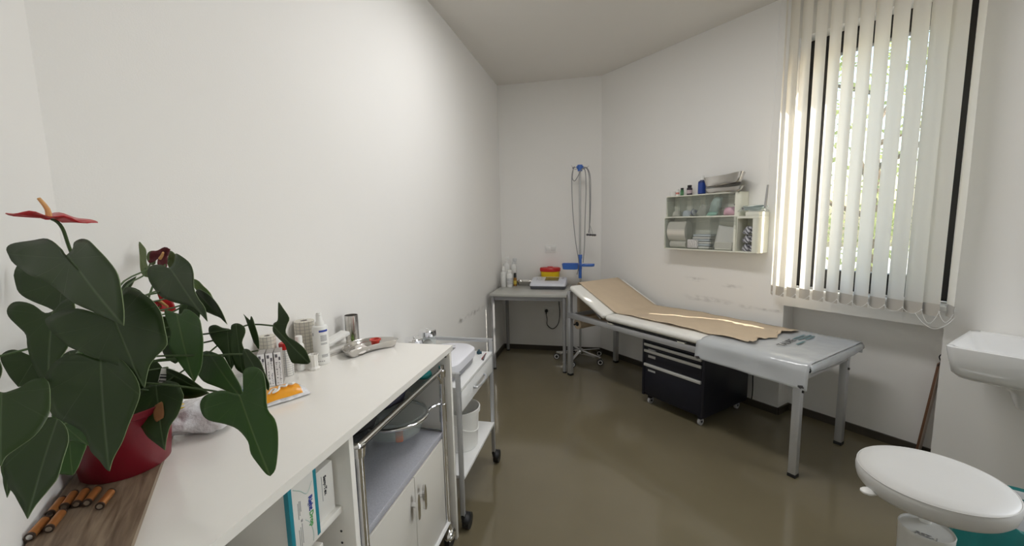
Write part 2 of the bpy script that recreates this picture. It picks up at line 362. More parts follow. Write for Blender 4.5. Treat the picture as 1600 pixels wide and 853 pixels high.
# scuff marks on the paint
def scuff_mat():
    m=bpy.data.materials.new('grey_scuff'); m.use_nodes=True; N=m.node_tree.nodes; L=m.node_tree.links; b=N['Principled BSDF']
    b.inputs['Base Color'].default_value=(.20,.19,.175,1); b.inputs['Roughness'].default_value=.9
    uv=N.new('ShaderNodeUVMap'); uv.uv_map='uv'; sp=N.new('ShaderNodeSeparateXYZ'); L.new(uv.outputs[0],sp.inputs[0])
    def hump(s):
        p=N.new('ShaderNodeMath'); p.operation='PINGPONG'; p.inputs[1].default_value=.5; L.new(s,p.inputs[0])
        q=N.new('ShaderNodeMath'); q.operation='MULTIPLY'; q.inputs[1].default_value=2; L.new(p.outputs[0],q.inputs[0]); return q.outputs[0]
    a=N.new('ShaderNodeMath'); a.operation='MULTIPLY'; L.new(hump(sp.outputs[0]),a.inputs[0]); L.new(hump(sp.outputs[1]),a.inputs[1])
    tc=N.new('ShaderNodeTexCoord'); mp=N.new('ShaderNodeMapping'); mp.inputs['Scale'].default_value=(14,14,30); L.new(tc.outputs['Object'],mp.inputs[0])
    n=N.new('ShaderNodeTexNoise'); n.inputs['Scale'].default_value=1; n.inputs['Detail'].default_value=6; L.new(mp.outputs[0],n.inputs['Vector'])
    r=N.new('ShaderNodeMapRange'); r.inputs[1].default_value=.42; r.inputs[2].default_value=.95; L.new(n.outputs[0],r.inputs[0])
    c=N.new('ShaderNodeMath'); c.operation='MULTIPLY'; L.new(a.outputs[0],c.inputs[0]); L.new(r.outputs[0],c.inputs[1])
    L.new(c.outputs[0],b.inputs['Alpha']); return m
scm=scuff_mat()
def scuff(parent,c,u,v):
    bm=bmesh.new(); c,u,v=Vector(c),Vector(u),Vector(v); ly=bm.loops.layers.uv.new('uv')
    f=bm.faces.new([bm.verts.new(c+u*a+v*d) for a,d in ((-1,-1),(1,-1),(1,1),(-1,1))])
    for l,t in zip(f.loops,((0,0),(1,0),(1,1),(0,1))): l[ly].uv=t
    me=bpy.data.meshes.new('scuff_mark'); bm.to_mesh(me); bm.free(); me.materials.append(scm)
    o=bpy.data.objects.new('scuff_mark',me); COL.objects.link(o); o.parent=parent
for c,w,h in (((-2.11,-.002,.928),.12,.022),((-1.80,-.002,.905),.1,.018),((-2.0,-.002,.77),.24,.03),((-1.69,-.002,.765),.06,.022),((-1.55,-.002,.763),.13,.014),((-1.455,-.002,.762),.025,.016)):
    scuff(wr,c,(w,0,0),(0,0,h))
scuff(wl,(-1.131,3.45,.655),(0,.40,-.015),(0,0,.03)); scuff(wl,(-1.132,3.12,.668),(0,.10,.0),(0,0,.03)); scuff(wl,(-1.131,4.2,.70),(0,.28,0),(0,0,.10))
# ------------------------------------------------------------------ outside: tree and ground
b=MB(); b.box((-14,-14,-.35),(24,24,-.2)); g=b.build('ground',mat('pale_gravel',(.42,.40,.36),.9,noise_amt=.4,noise_scale=1.5)); struct(g)
def tree(loc,h,r,label,seed):
    rnd=random.Random(seed); t=thing('garden_tree',label,'tree',loc)
    b=MB(); b.tube([(0,0,-.25),(.05,.02,h*.3),(-.04,.05,h*.62),(.02,0,h*.85)],lambda u:.13*(1-.75*u),8,smooth=4)
    for k in range(6):
        a=k*1.05+seed; z=h*(.3+.08*k); b.tube([(0,0,z),(.4*r*math.cos(a),.4*r*math.sin(a),z+.35),(.75*r*math.cos(a),.75*r*math.sin(a),z+.75)],lambda u:.05*(1-.8*u),6,smooth=3)
    b.build('trunk',mat('bark',(.10,.075,.05),.9,noise_amt=.3,bump=.5),t)
    bm=bmesh.new()
    for k in range(2600):
        a=rnd.uniform(0,2*PI); u=rnd.uniform(-1,1); q=(1-u*u)**.5; rr=rnd.uniform(.45,1.0)**.6
        c=Vector((r*q*math.cos(a)*rr,r*q*math.sin(a)*rr,h*.58+h*.48*u*rr))
        c+=noise.noise_vector(c*1.3)*.35
        X=Vector((rnd.gauss(0,1),rnd.gauss(0,1),rnd.gauss(0,.6))).normalized(); Y=X.cross(Vector((rnd.gauss(0,1),rnd.gauss(0,1),rnd.gauss(0,1)))).normalized()
        l=rnd.uniform(.10,.17); w=l*.45
        bm.faces.new([bm.verts.new(c+p) for p in (-X*l*.5,Y*w*.5+X*l*.05,X*l*.5,-Y*w*.5+X*l*.05)])
    me=bpy.data.meshes.new('crown'); bm.to_mesh(me); bm.free()
    me.materials.append(mat('tree_foliage',(.26,.31,.11),.5,noise_amt=.3,noise_scale=2,trans=.45))
    o=bpy.data.objects.new('crown',me); COL.objects.link(o); o.parent=t
tree(rw(-2.5,-5.0,0),4.6,1.9,'leafy green tree outside the window, nearest the glass',3)
tree(rw(-7.2,-8.2,0),5.4,2.2,'taller green tree farther off outside the window, seen through the left slits',8)
tree(rw(1.5,-8.5,0),5.0,2.0,'green tree outside seen through the right-hand slits of the blind',13)
# ================================================================== VERTICAL BLIND
vb=thing('vertical_blind','cream vertical blind of thirteen slats hanging before the tall window','blind',rw(0,.1),RW_ROT)
slat_m=mat('blind_fabric',(.86,.83,.76),.8,spec=.15,trans=.5,noise_amt=.03,noise_scale=160)
pocket_m=mat('blind_pocket',(.60,.57,.52),.8,spec=.15,trans=.18,noise_amt=.03,noise_scale=160)
wch=mat('white_bead_chain',(.85,.85,.84),.4)
b=MB(); b.box((-1.50,-.02,2.855),(-.53,.02,H_C-.001),.003); b.build('headrail',whiteplastic,vb)
SL=[(-1.459,-58),(-1.407,-33),(-1.335,-30),(-1.256,-28),(-1.179,-29),(-1.104,-28),(-1.03,-27),(-.956,-25),(-.878,-25),(-.799,-24),(-.723,-20),(-.655,-20),(-.5765,-62)]
W=.089; tips=[]
for i,(sx,th) in enumerate(SL):
    a=math.radians(th); tx,ty=math.cos(a),math.sin(a)       # tangent in (s, towards wall)
    zt=2.856
    def f(u,v,zb,zt,off=0,tw=0):
        w=(u-.5)*W; c=.006*(1-(2*u-1)**2)+off+.002*math.sin(v*9+i*2)
        return Vector((sx+tx*w-ty*c+tw*v,ty*w*1+tx*c*-1,zb+(zt-zb)*v))
    # theta is negative: right edge nearer to the room
    b=MB(); b.grid(lambda u,v:f(u,v,.962,zt),8,16); sl=b.build('slat',slat_m,vb)
    b=MB(); b.grid(lambda u,v:f(u,v,.897,.963,.0012),8,3); b.grid(lambda u,v:f(u,v,.897,.963,-.0012),8,3); b.build('weight_pocket',pocket_m,sl)
    tips.append((sx-tx*W*.5,-ty*W*.5,sx+tx*W*.5,ty*W*.5))
for i in range(12):
    A=Vector((tips[i][2],tips[i][3]-.004,.925)); B=Vector((tips[i+1][2],tips[i+1][3]-.004,.925))
    sag=.028 if i<10 else (.07 if i==10 else .05)
    pts=[A.lerp(B,k/8)-Vector((0,.004,sag*4*(k/8)*(1-k/8))) for k in range(9)]
    b=MB(); b.tube(pts,.0013,5); b.sph(A,.004,n=8); b.build('bead_chain',wch,vb)
b=MB(); b.tube([(-.70,-.045,.905),(-.665,-.05,.86),(-.62,-.05,.835),(-.58,-.045,.86),(-.552,-.04,.905)],.0015,5,smooth=5); b.build('bead_chain',wch,vb)
b=MB(); b.tube([(-1.495,-.01,2.86),(-1.505,-.01,2.2),(-1.513,-.012,1.66)],.0014,5,smooth=4); b.tube([(-1.502,-.006,2.86),(-1.511,-.008,2.2),(-1.517,-.010,1.66)],.0012,5,smooth=4)
pc=b.build('pull_cord',wch,vb)
b=MB(); b.cyl((-1.514,-.012,1.66),(-1.524,-.012,1.52),.007,.009,n=12); b.sph((-1.525,-.012,1.515),.010,n=10); b.build('cord_weight',mat('grey_cord_weight',(.42,.42,.42),.4),pc)
# ================================================================== EXAM BED (local: x = s+1.9, y = .41-off)
def B_(s,off,z): return (s+1.9,.41-off,z)
bed=thing('examination_couch','white padded examination couch on grey metal legs with raised head end','couch',rw(-1.9,.41),RW_ROT)
def bb(s0,s1,o0,o1,z0,z1,bev=.002,m=None,M=None,seg=2):
    m=m or MB(); a=B_(s0,o1,z0); c=B_(s1,o0,z1); return m.box(a,c,bev,seg,M=M)
fr=MB()
bb(-2.925,-.985,.69,.73,.553,.598,m=fr); bb(-2.925,-.985,.09,.13,.553,.598,m=fr)
for s in (-2.905,-2.42,-1.6,-1.005): bb(s-.018,s+.018,.13,.69,.555,.595,m=fr)
fr.build('frame',alu,bed)
for s,o in ((-2.905,.71),(-2.905,.11),(-1.005,.71),(-1.005,.11)):
    l=MB(); bb(s-.02,s+.02,o-.02,o+.02,.018,.553,.003,l); lg=l.build('leg',alu,bed)
    l=MB(); bb(s-.022,s+.022,o-.022,o+.022,0,.02,.003,l); l.build('foot_cap',black,lg)
    if s<-2: 
        l=MB(); bb(s-.017,s+.017,o-.017,o+.017,.598,.80,.002,l); bb(s-.021,s+.021,o-.021,o+.021,.598,.607,.001,l); l.build('head_post',alu,bed)
# bolts on foot legs, ratchet stays
for o in (.71,.11):
    l=MB(); l.cyl(B_(-.986,o,.50),B_(-.979,o,.50),.008,n=10); l.build('bolt',black,bed)
for o in (.62,.2):
    l=MB(); l.tube([B_(-2.83,o,.79),B_(-2.70,o,.66),B_(-2.60,o,.585)],.008,8); l.build('ratchet_stay',greymetal,bed)
def pad(name,L,m=None):
    d=MB(); d.box((0,-.34,-.048),(L,.34,0),.022,4); return d
md=pad('mattress',1.465); M1=md.build('mattress',leather,bed,loc=B_(-2.425,.41,.668))
hd=pad('headrest',.475); M2=hd.build('headrest',leather,bed,loc=B_(-2.43,.41,.668)); M2.rotation_euler=(0,math.radians(-24.5),PI)
b=MB(); bb(-2.40,-.98,.08,.735,.606,.619,.002,b); b.build('base_board',black,bed)
b=MB()
for s in (-2.38,-1.72,-1.15): bb(s-.03,s+.03,.69,.735,.598,.608,.001,b)
b.build('pad_bracket',creamplastic,bed)
# piping around the foot end
b=MB(); b.tube([B_(-.958,.75,.621),B_(-.952,.60,.612),B_(-.950,.41,.610),B_(-.952,.2,.614),B_(-.958,.08,.64)],.005,6,smooth=4); b.build('edge_piping',black,bed)
# paper roll on its rod, under the head end
pr=thing('paper_roll','brown paper roll hung under the raised head end of the couch','paper roll',rw(-2.84,.41,.50),RW_ROT)
b=MB()
n=24
b.cyl((0,-.27,0),(0,.27,0),.048,n=24); b.build('roll',paper,pr)
b=MB(); b.cyl((0,-.31,0),(0,.31,0),.008,n=10); b.cyl((0,-.275,0),(0,-.27,0),.02,n=16); b.build('rod',black,pr)
# kraft paper sheet running from the roll over the head end and along the couch
path=[(-2.888,.50),(-2.892,.62),(-2.893,.75),(-2.892,.845),(-2.875,.876)]
for k in range(1,10): t=k/10; path.append((-2.870+(-2.43+2.870)*t,.876+(.677-.876)*t))
path+=[(-2.42,.675)]
for k in range(1,25): path.append((-2.42+k*(1.145/24),.6725))
pp=spline([Vector((a,0,c)) for a,c in path],2)
npp=len(pp)-1
def paperf(u,v):
    i=u*npp; a=pp[min(int(round(i)),npp)]
    s,z=a.x,a.z
    flat=max(0,min(1,(s+2.38)/.3)) if u>.35 else 0
    off=.125+.51*v - .02*flat*(1-v)+.0*v
    z2=z+flat*.004*(1+math.sin(s*15+v*4))*(.4+.6*v)+flat*.002*(1+math.sin(s*31-v*9)) + flat*.004
    if u>.985: s+=.02*math.sin(v*14)+.012*math.sin(v*37)-.03*v; z2+=.010*(math.sin(v*9)>.3)
    if v>.97 and flat: off+=.006*math.sin(s*23)
    return Vector(B_(s,off,z2+.0015))
b=MB(); b.grid(paperf,npp,14)
ps=b.build('paper_sheet',paper,loc=rw(-1.9,.41),rotz=RW_ROT,solid=.0006); tag(ps,'brown kraft paper sheet laid along the examination couch','paper')
# clear plastic foot cover
fc=thing('foot_cover','cloudy grey plastic cover tied over the foot end of the couch','plastic cover',rw(-1.9,.41),RW_ROT)
prof=[(.055,.60),(.052,.63),(.056,.655),(.075,.673)]+[(.075+k*.08,.6715) for k in range(1,8)]+[(.70,.674),(.735,.668),(.757,.652),(.765,.63),(.768,.60),(.772,.57),(.776,.543)]
PR=spline([Vector((a,0,c)) for a,c in prof],2); nPR=len(PR)-1
def cov(u,v):
    p=PR[int(round(v*nPR))]; s=-1.565+.625*u; o,z=p.x,p.z
    w=noise.noise(Vector((s*7,o*7,z*9)))
    if z<.655 and o>.5: o+=.008*w; s+=(-.02 if u<.2 else 0)*(1-u*5 if u<.2 else 0); z-=.012*u*(1 if z<.6 else .3)
    else: z+=.0035*abs(w)+.0012
    return Vector(B_(s,o,z))
b=MB(); b.grid(cov,30,nPR); b.build('sheet',covp,fc,solid=.0005)
b=MB()   # gathered end turned over the foot edge
def cov2(u,v):
    o=.06+.70*u; z=.668-.05*v-.012*math.sin(u*PI)*v; s=-.942+.012*math.sin(v*PI)+.004*noise.noise(Vector((u*9,v*4,1)))
    return Vector(B_(s,o,z))
b.grid(cov2,24,6); b.build('end_flap',covp,fc,solid=.0005)
for s in (-1.56,-.965):
    b=MB(); b.tube([B_(s-.012,.782,.552),B_(s+.01,.79,.56),B_(s,.785,.545),B_(s-.01,.79,.556),B_(s+.014,.782,.548)],.004,6,smooth=3); b.build('knot',mat('dark_elastic',(.06,.06,.065),.5),fc)
Tz=.6805
text('lettering','TAURE',.062,ink,fc,B_(-1.185,.455,Tz),(0,0,PI/2+.06))
b=MB()
for s0,o0,L in ((-1.20,.27,.15),(-1.175,.25,.17),(-1.15,.24,.12),(-1.135,.40,.10)): bb(s0-.006,s0+.006,o0-L/2,o0+L/2,Tz,Tz+.0006,0,b)
b.build('print_lines',mat('faded_teal_print',(.10,.20,.22),.5),fc)
# ================================================================== DRAWER PEDESTAL under the couch
pd=thing('drawer_pedestal','dark navy wheeled drawer pedestal under the couch','cabinet',rw(-1.86,.37),RW_ROT)
def D_(s,o,z): return (s+1.86,.37-o,z)
def db(m,s0,s1,o0,o1,z0,z1,bev=.002): return m.box(D_(s0,o1,z0),D_(s1,o0,z1),bev)
b=MB(); db(b,-2.12,-2.10,.09,.645,.075,.535); db(b,-1.615,-1.595,.09,.645,.075,.535); db(b,-2.10,-1.615,.09,.63,.075,.09); db(b,-2.10,-1.615,.09,.645,.522,.535); db(b,-2.10,-1.615,.09,.11,.09,.522); b.build('body',navy,pd)
for i,(z0,z1) in enumerate(((.095,.338),(.342,.449),(.453,.498),(.502,.521))):
    b=MB(); db(b,-2.098,-1.617,.60,.643,z0,z1,.003); dr=b.build('drawer',navy,pd)
    if i<3:
        b=MB(); db(b,-2.098,-1.617,.638,.657,z1-.022,z1,.004); b.build('grip_strip',strip_m,dr)
        b=MB(); db(b,-2.065,-1.998,.643,.6445,z1-.062 if i else z1-.06,z1-.042 if i else z1-.045,.0005); b.build('drawer_tag',mat('tag_strip',(.45,.45,.45),.5),dr)
for s in (-2.075,-1.645):
    for o in (.595,.14):
        b=MB(); b.cyl(D_(s-.009,o,.026),D_(s+.009,o,.026),.026,n=18); c=b.build('caster',mat('grey_wheel',(.45,.45,.46),.4),pd)
        b=MB(); db(b,s-.013,s+.013,o-.018,o+.018,.045,.076,.003); b.cyl(D_(s-.012,o,.026),D_(s+.012,o,.026),.008,n=10); b.build('caster_fork',navy,c)
# thin wall cable by the niche
b=MB(); b.tube([rw(-1.605,.006,.62),rw(-1.605,.006,.3),rw(-1.60,.006,.12),rw(-1.598,.02,.056)],.004,6,smooth=3); tag(b.build('wall_cable',black),'thin black cable running down the wall beside the drawer pedestal','cable')
# ================================================================== WALL BINS
wbx=thing('wall_bin_rack','clear tilt-bin rack with five small bins over three large on the wall','storage rack',rw(-2.015,0),RW_ROT)
def W_(s,o,z): return (s+2.015,-o,z)
def wb_(m,s0,s1,o0,o1,z0,z1,bev=.001): return m.box(W_(s0,o1,z0),W_(s1,o0,z1),bev)
b=MB()
wb_(b,-2.335,-1.70,.002,.012,1.19,1.63); wb_(b,-2.335,-1.70,.012,.115,1.622,1.63); wb_(b,-2.335,-1.70,.012,.13,1.447,1.457); wb_(b,-2.335,-1.70,.012,.14,1.185,1.193)
wb_(b,-2.335,-2.329,.012,.115,1.457,1.622); wb_(b,-2.335,-2.329,.012,.135,1.193,1.447)
# right-hand end cheek with rounded front
def cheek(s0,s1,d,z0,z1):
    P=[(s0,.002),(s1,.002)]+[(s1-.0-(1-math.cos(a))*.03,d-.03+.03*math.sin(a)) for a in [k*PI/16 for k in range(9)]]+[(s0,d)]
    return [(W_(s,o,0)[0],W_(s,o,0)[1]) for s,o in P]
b.prism(cheek(-1.735,-1.70,.122,1.457,1.63),1.457,1.63); b.prism(cheek(-1.712,-1.70,.135,1.19,1.447),1.19,1.447)
b.build('housing',creamplastic,wbx)
def tilt_bin(s0,s1,z0,z1,d,nm='bin'):
    t=.0022; m=MB()
    zt=z1-.004
    m.loft([[W_(s0+.003,.014,z0+.003),W_(s0+.003,d-.02,z0+.003),W_(s0+.003,d,zt),W_(s0+.003,.014,zt)],[W_(s0+.003+t,.014,z0+.003),W_(s0+.003+t,d-.02,z0+.003),W_(s0+.003+t,d,zt),W_(s0+.003+t,.014,zt)]])
    m.loft([[W_(s1-.003,.014,z0+.003),W_(s1-.003,d-.02,z0+.003),W_(s1-.003,d,zt),W_(s1-.003,.014,zt)],[W_(s1-.003-t,.014,z0+.003),W_(s1-.003-t,d-.02,z0+.003),W_(s1-.003-t,d,zt),W_(s1-.003-t,.014,zt)]])
    m.loft([[W_(s,d-.02,z0+.003) for s in (s0+.005,s1-.005)]+[W_(s,d,zt) for s in (s1-.005,s0+.005)],[W_(s,d-.02-t,z0+.003) for s in (s0+.005,s1-.005)]+[W_(s,d-t,zt) for s in (s1-.005,s0+.005)]])
    wb_(m,s0+.005,s1-.005,.014,d-.022,z0+.003,z0+.006,.0005)
    o=m.build(nm,smoked,wbx)
    g=MB(); wb_(g,s0+.01,s1-.01,d,d+.006,zt-.03,zt-.026,.001); wb_(g,s0+.002,s0+.005,d-.002,d+.002,z0+.02,zt,.0005); g.build('bin_lip',smoked,o)
for k in range(5): tilt_bin(-2.329+k*.1195,-2.329+(k+1)*.1195,1.457,1.622,.125)
for k in range(3): tilt_bin(-2.329+k*.2075,-2.329+(k+1)*.2075,1.193,1.447,.142)
db_=thing('dispenser_box','cream open-fronted dispenser box beside the wall bins','dispenser',rw(-1.622,0),RW_ROT)
def X_(s,o,z): return (s+1.622,-o,z)
b=MB()
def xb(s0,s1,o0,o1,z0,z1,bev=.002): b.box(X_(s0,o1,z0),X_(s1,o0,z1),bev)
xb(-1.698,-1.546,.002,.01,1.185,1.475); xb(-1.698,-1.694,.01,.15,1.185,1.45); xb(-1.694,-1.546,.01,.15,1.185,1.195); xb(-1.694,-1.546,.01,.15,1.432,1.45); xb(-1.64,-1.546,.01,.15,1.45,1.478)
P=[(-1.585,.15),(-1.585,.145),(-1.556,.145),(-1.556,.01),(-1.546,.01)]+[(-1.546-(1-math.cos(a))*.02,.13+.02*math.sin(a)) for a in [k*PI/12 for k in range(7)]]
b.prism([(X_(s,o,0)[0],X_(s,o,0)[1]) for s,o in P],1.195,1.432)
b.build('body',creamplastic,db_)
def bottle(name,label,cat,loc,r,h,neck_r,neck_h,body_m,cap_m,cap='screw',group=None,lab=None,lab_z=(.25,.75),rotz=0.):
    t=thing(name,label,cat,loc,rotz,group)
    b=MB(); b.lathe([(0,0),(r*.92,0),(r,.004),(r,h*.72),(r*.93,h*.78),(neck_r*1.05,h*.84),(neck_r,h*.86),(neck_r,h*.9),(0,h*.9)]); bo=b.build('body',body_m,t)
    if lab:
        b=MB(); b.lathe([(r*1.008,h*.72*lab_z[0]),(r*1.012,h*.72*lab_z[0]+.001),(r*1.012,h*.72*lab_z[1]),(r*1.008,h*.72*lab_z[1]+.001)]); b.build('label_band',lab,bo)
    b=MB(); z=h*.86
    if cap=='spray':
        b.lathe([(neck_r*1.25,z),(neck_r*1.25,z+neck_h*.35),(neck_r*.9,z+neck_h*.45),(neck_r*.75,z+neck_h*.95),(neck_r*.6,z+neck_h),(0,z+neck_h)])
        b.cyl((0,0,z+neck_h*.75),(neck_r*1.1,0,z+neck_h*.75),neck_r*.22,n=10)
        b.build('spray_head',cap_m,t)
    elif cap=='trigger':
        b.lathe([(neck_r*1.2,z),(neck_r*1.2,z+neck_h*.3),(neck_r*.7,z+neck_h*.4),(0,z+neck_h*.42)])
        b.box((-neck_r*.7,-neck_r*.6,z+neck_h*.35),(neck_r*2.4,neck_r*.6,z+neck_h),neck_r*.35); b.box((neck_r*1.5,-neck_r*.25,z-neck_h*.1),(neck_r*2,neck_r*.25,z+neck_h*.5),neck_r*.2)
        b.build('trigger_head',cap_m,t)
    elif cap=='pump':
        b.lathe([(neck_r*1.2,z),(neck_r*1.2,z+neck_h*.35),(neck_r*.35,z+neck_h*.4),(neck_r*.35,z+neck_h*.8),(0,z+neck_h*.8)]); b.box((-neck_r*.5,-neck_r*.4,z+neck_h*.75),(neck_r*2.2,neck_r*.4,z+neck_h),.003)
        b.build('pump_head',cap_m,t)
    else:
        b.lathe([(neck_r*1.2,z),(neck_r*1.2,z+neck_h),(neck_r*1.05,z+neck_h*1.08),(0,z+neck_h*1.08)]); b.build('cap',cap_m,t)
    return t
def kidney(name,label,loc,L,Wd,h,rotz,tilt=None,flip=1,group=None,bend=.45):
    def ring(sc,z,dx=0):
        P=[]
        for k in range(64):
            a=2*PI*k/64; x=math.copysign(abs(math.cos(a))**.90,math.cos(a)); y=math.copysign(abs(math.sin(a))**.84,math.sin(a))
            P.append((L/2*sc*x, flip*(Wd/2*y*sc - bend*Wd*(x*x-.45)), z))
        return P
    b=MB(); b.loft([ring(.80,.001),ring(.86,.002),ring(.93,h*.5),ring(.985,h*.95),ring(1.0,h),ring(1.012,h+.0005),ring(1.010,h-.0012),ring(.985,h-.001),ring(.97,h*.93),ring(.92,h*.5),ring(.85,.0035),ring(.78,.003)])
    o=b.build(name,steel,loc=loc,rotz=rotz,sharp=1.2); tag(o,label,'kidney dish',group)
    if tilt: o.rotation_euler.x=tilt
    return o
# ================================================================== on and in the wall bins
def on_rack(s,o,z): return rw(s,o,z)
zt=1.6305
bottle('aerosol_can','blue aerosol can with white nozzle on top of the wall bins','can',on_rack(-2.045,.06,zt),.029,.130,.014,.032,darkblue,whiteplastic,'screw',lab=mat('royal_blue_label',(.02,.06,.30),.35),lab_z=(.1,.95))
bottle('small_bottle','small dark bottle with black cap beside the blue aerosol can','bottle',on_rack(-2.155,.06,zt),.022,.075,.014,.016,mat('dark_bottle',(.03,.02,.03),.3),black,'screw',lab=mat('pinkish_label',(.55,.45,.47),.5))
bottle('small_bottle','little green capped vial on top of the wall bins','bottle',on_rack(-2.225,.06,zt),.014,.058,.010,.013,mat('green_vial',(.05,.16,.07),.3),black,'screw',lab=mat('green_label',(.10,.25,.12),.5))
bottle('small_bottle','little white vial with reddish band on top of the wall bins','bottle',on_rack(-2.268,.06,zt),.014,.050,.010,.012,whiteplastic,whiteplastic,'screw',lab=mat('red_label',(.60,.22,.18),.5),lab_z=(.4,.8))
b=MB(); b.lathe([(0,0),(.022,0),(.024,.002),(.026,.036),(.0275,.038),(.025,.038),(.022,.006),(0,.006)]); t=b.build('plastic_cup',whiteplastic,loc=on_rack(-2.312,.06,zt)); tag(t,'small white plastic cup, leftmost item on top of the wall bins','cup')
k1=kidney('kidney_dish','flat steel kidney dish lying directly on the wall bins',on_rack(-1.83,.088,zt),.31,.10,.036,RW_ROT-.10,flip=1,bend=.45)
k2=kidney('kidney_dish','deep steel kidney dish, upper of the two stacked on the wall bins',on_rack(-1.825,.104,zt+.042),.335,.115,.072,RW_ROT-.16,flip=1,bend=.50)
k2.rotation_euler.y=-.045; k2.rotation_euler.x=-.13; k2.location.z+=.010
def sachet(name,label,cat,loc,w,d,h,m,rot,cr=.006,seed=0,group=None):
    o=pillow(w,d,h).build(name,m,loc=loc); crumple(o,cr,22,seed); o.rotation_euler=rot; return tag(o,label,cat,group)
yb=.062
for k,(cx,mt,lb,n) in enumerate(((-2.27,gauze,'crumpled beige packet in the first small bin from the left',1),(-2.172,paleblue,'striped pale packets in the second small bin from the left',2))):
    sachet('packet',lb,'packet',on_rack(cx,yb,1.475),.06,.06,.03,mt,(PI/2-.5,0,RW_ROT+.2),.008,k)
sachet('packet','blue-and-white striped packet leaning in the second small bin','packet',on_rack(-2.118,.05,1.49),.05,.05,.015,striped_mat('striped_packet',(.12,.14,.25),(.75,.76,.8),14,axis='DIAGONAL'),(PI/2-.2,.5,RW_ROT),.004,5)
sachet('packet','pale aqua bag standing tall in the fourth small bin','packet',on_rack(-1.915,.06,1.535),.075,.13,.04,mat('aqua_bag',(.55,.68,.64),.35,alpha_mix=.25,bump=.4,bump_scale=30),(PI/2-.15,.25,RW_ROT),.008,7)
sachet('packet','green packet at the bottom of the fourth small bin','packet',on_rack(-1.925,.098,1.472),.085,.035,.012,mat('green_pack',(.25,.42,.35),.5),(PI/2-.7,0,RW_ROT),.007,9)
sachet('packet','pink packets in the fifth small bin','packet',on_rack(-1.79,.07,1.482),.10,.07,.05,pinkfilm,(PI/2-.4,0,RW_ROT),.009,11)
sachet('packet','thin clear packet in the third small bin','packet',on_rack(-2.03,.05,1.50),.08,.09,.012,mat('clear_sachet',(.6,.6,.55),.2,alpha_mix=.5),(PI/2-.2,.4,RW_ROT),.006,13)
b=MB(); b.cyl((-.085,0,0),(.085,0,0),.085,n=32); b.cyl((.0851,0,0),(.0856,0,0),.03,n=16)
t=b.build('bandage_roll',gauze,loc=on_rack(-2.225,.078,1.335),rotz=RW_ROT+.0); t.scale=(1,.66,.97); tag(t,'large white padding roll in the left lower bin','roll')
b=MB(); b.cyl((-.075,0,0),(.075,0,0),.027,n=24); t=b.build('bandage_roll',gauze,loc=on_rack(-2.215,.095,1.226),rotz=RW_ROT); tag(t,'thin white bandage roll lying under the large roll in the left lower bin','roll')
for k in range(6):
    b=MB(); b.box((-.075,-.045,0),(.075,.045,.016),.005); o=b.build('dressing_pack',paleblue if k%2 else card,loc=on_rack(-2.01+.004*(k%3),.065,1.200+k*.019),rotz=RW_ROT+.04*(k%3-1)); crumple(o,.003,30,k)
    tag(o,'flat dressing pack in the stack in the middle lower bin','pack','dressing packs in the middle lower bin')
b=MB(); b.box((-.045,-.012,-.035),(.045,.012,.035),.006); o=b.build('printed_packet',striped_mat('speckled_print',(.35,.33,.33),(.8,.79,.77),40,axis='X',dist=8),loc=on_rack(-2.07,.118,1.236),rotz=RW_ROT+.1); tag(o,'small printed packet in front of the dressing stack','packet')
for k in range(5):
    b=MB(); b.grid(lambda u,v:Vector(((u-.5)*.16,-.012*k*.5+.01*math.sin(u*3+k),(v-.5)*.17)),8,8); o=b.build('compress_pack',card,loc=on_rack(-1.815+.003*k,.026+k*.0105,1.285),solid=.009); o.rotation_euler=(-.10,0.04*k,RW_ROT)
    tag(o,'white folded compress standing in the right lower bin','compress','compresses in the right lower bin')
b=MB(); b.box((-.07,-.03,-.03),(.07,.03,.03),.01); o=b.build('compress_pack',gauze,loc=on_rack(-1.815,.110,1.226),rotz=RW_ROT); o.scale=(1,.36,1); tag(o,'thick white pad lying in front of the compresses in the right lower bin','pad')
stp=striped_mat('grey_striped_pack',(.10,.10,.12),(.52,.52,.55),22,axis='DIAGONAL',dist=2)
for k in range(9):
    x=-1.660+.027*(k%3)+.003*(k//3); z=1.222+.062*(k//3)
    o=pillow(.04,.062,.013,10,10).build('wrapped_strip',stp,loc=on_rack(x,.085+.02*((k*2)%3),z)); crumple(o,.004,25,k); o.rotation_euler=(PI/2-.5,.35-.25*(k%3),RW_ROT+.15*(k%3-1))
    tag(o,'grey striped sachet stuffed in the cream dispenser box','sachet','sachets in the cream dispenser box')
t=thing('tubing_bag','clear bag of coiled tubing lying on the dispenser box','tubing',on_rack(-1.622,.085,1.481),RW_ROT)
b=MB()
for k in range(5): 
    r=.042+.006*k; b.tube([(r*1.25*math.cos(a)+.004*k,r*.75*math.sin(a)*.9,.012+.006*k+.004*math.sin(3*a+k)) for a in [i*2*PI/28 for i in range(28)]],.0035,6,closed=True)
b.build('coiled_tube',mat('grey_green_tube',(.28,.36,.36),.3),t)
o=pillow(.17,.12,.045).build('clear_bag',clearplastic,t); crumple(o,.008,18,3)
b=MB(); b.tube([(-.07,.005,.02),(-.10,-.01,.035),(-.125,-.02,.06)],.008,8); b.build('dark_connector',greyplastic,t)
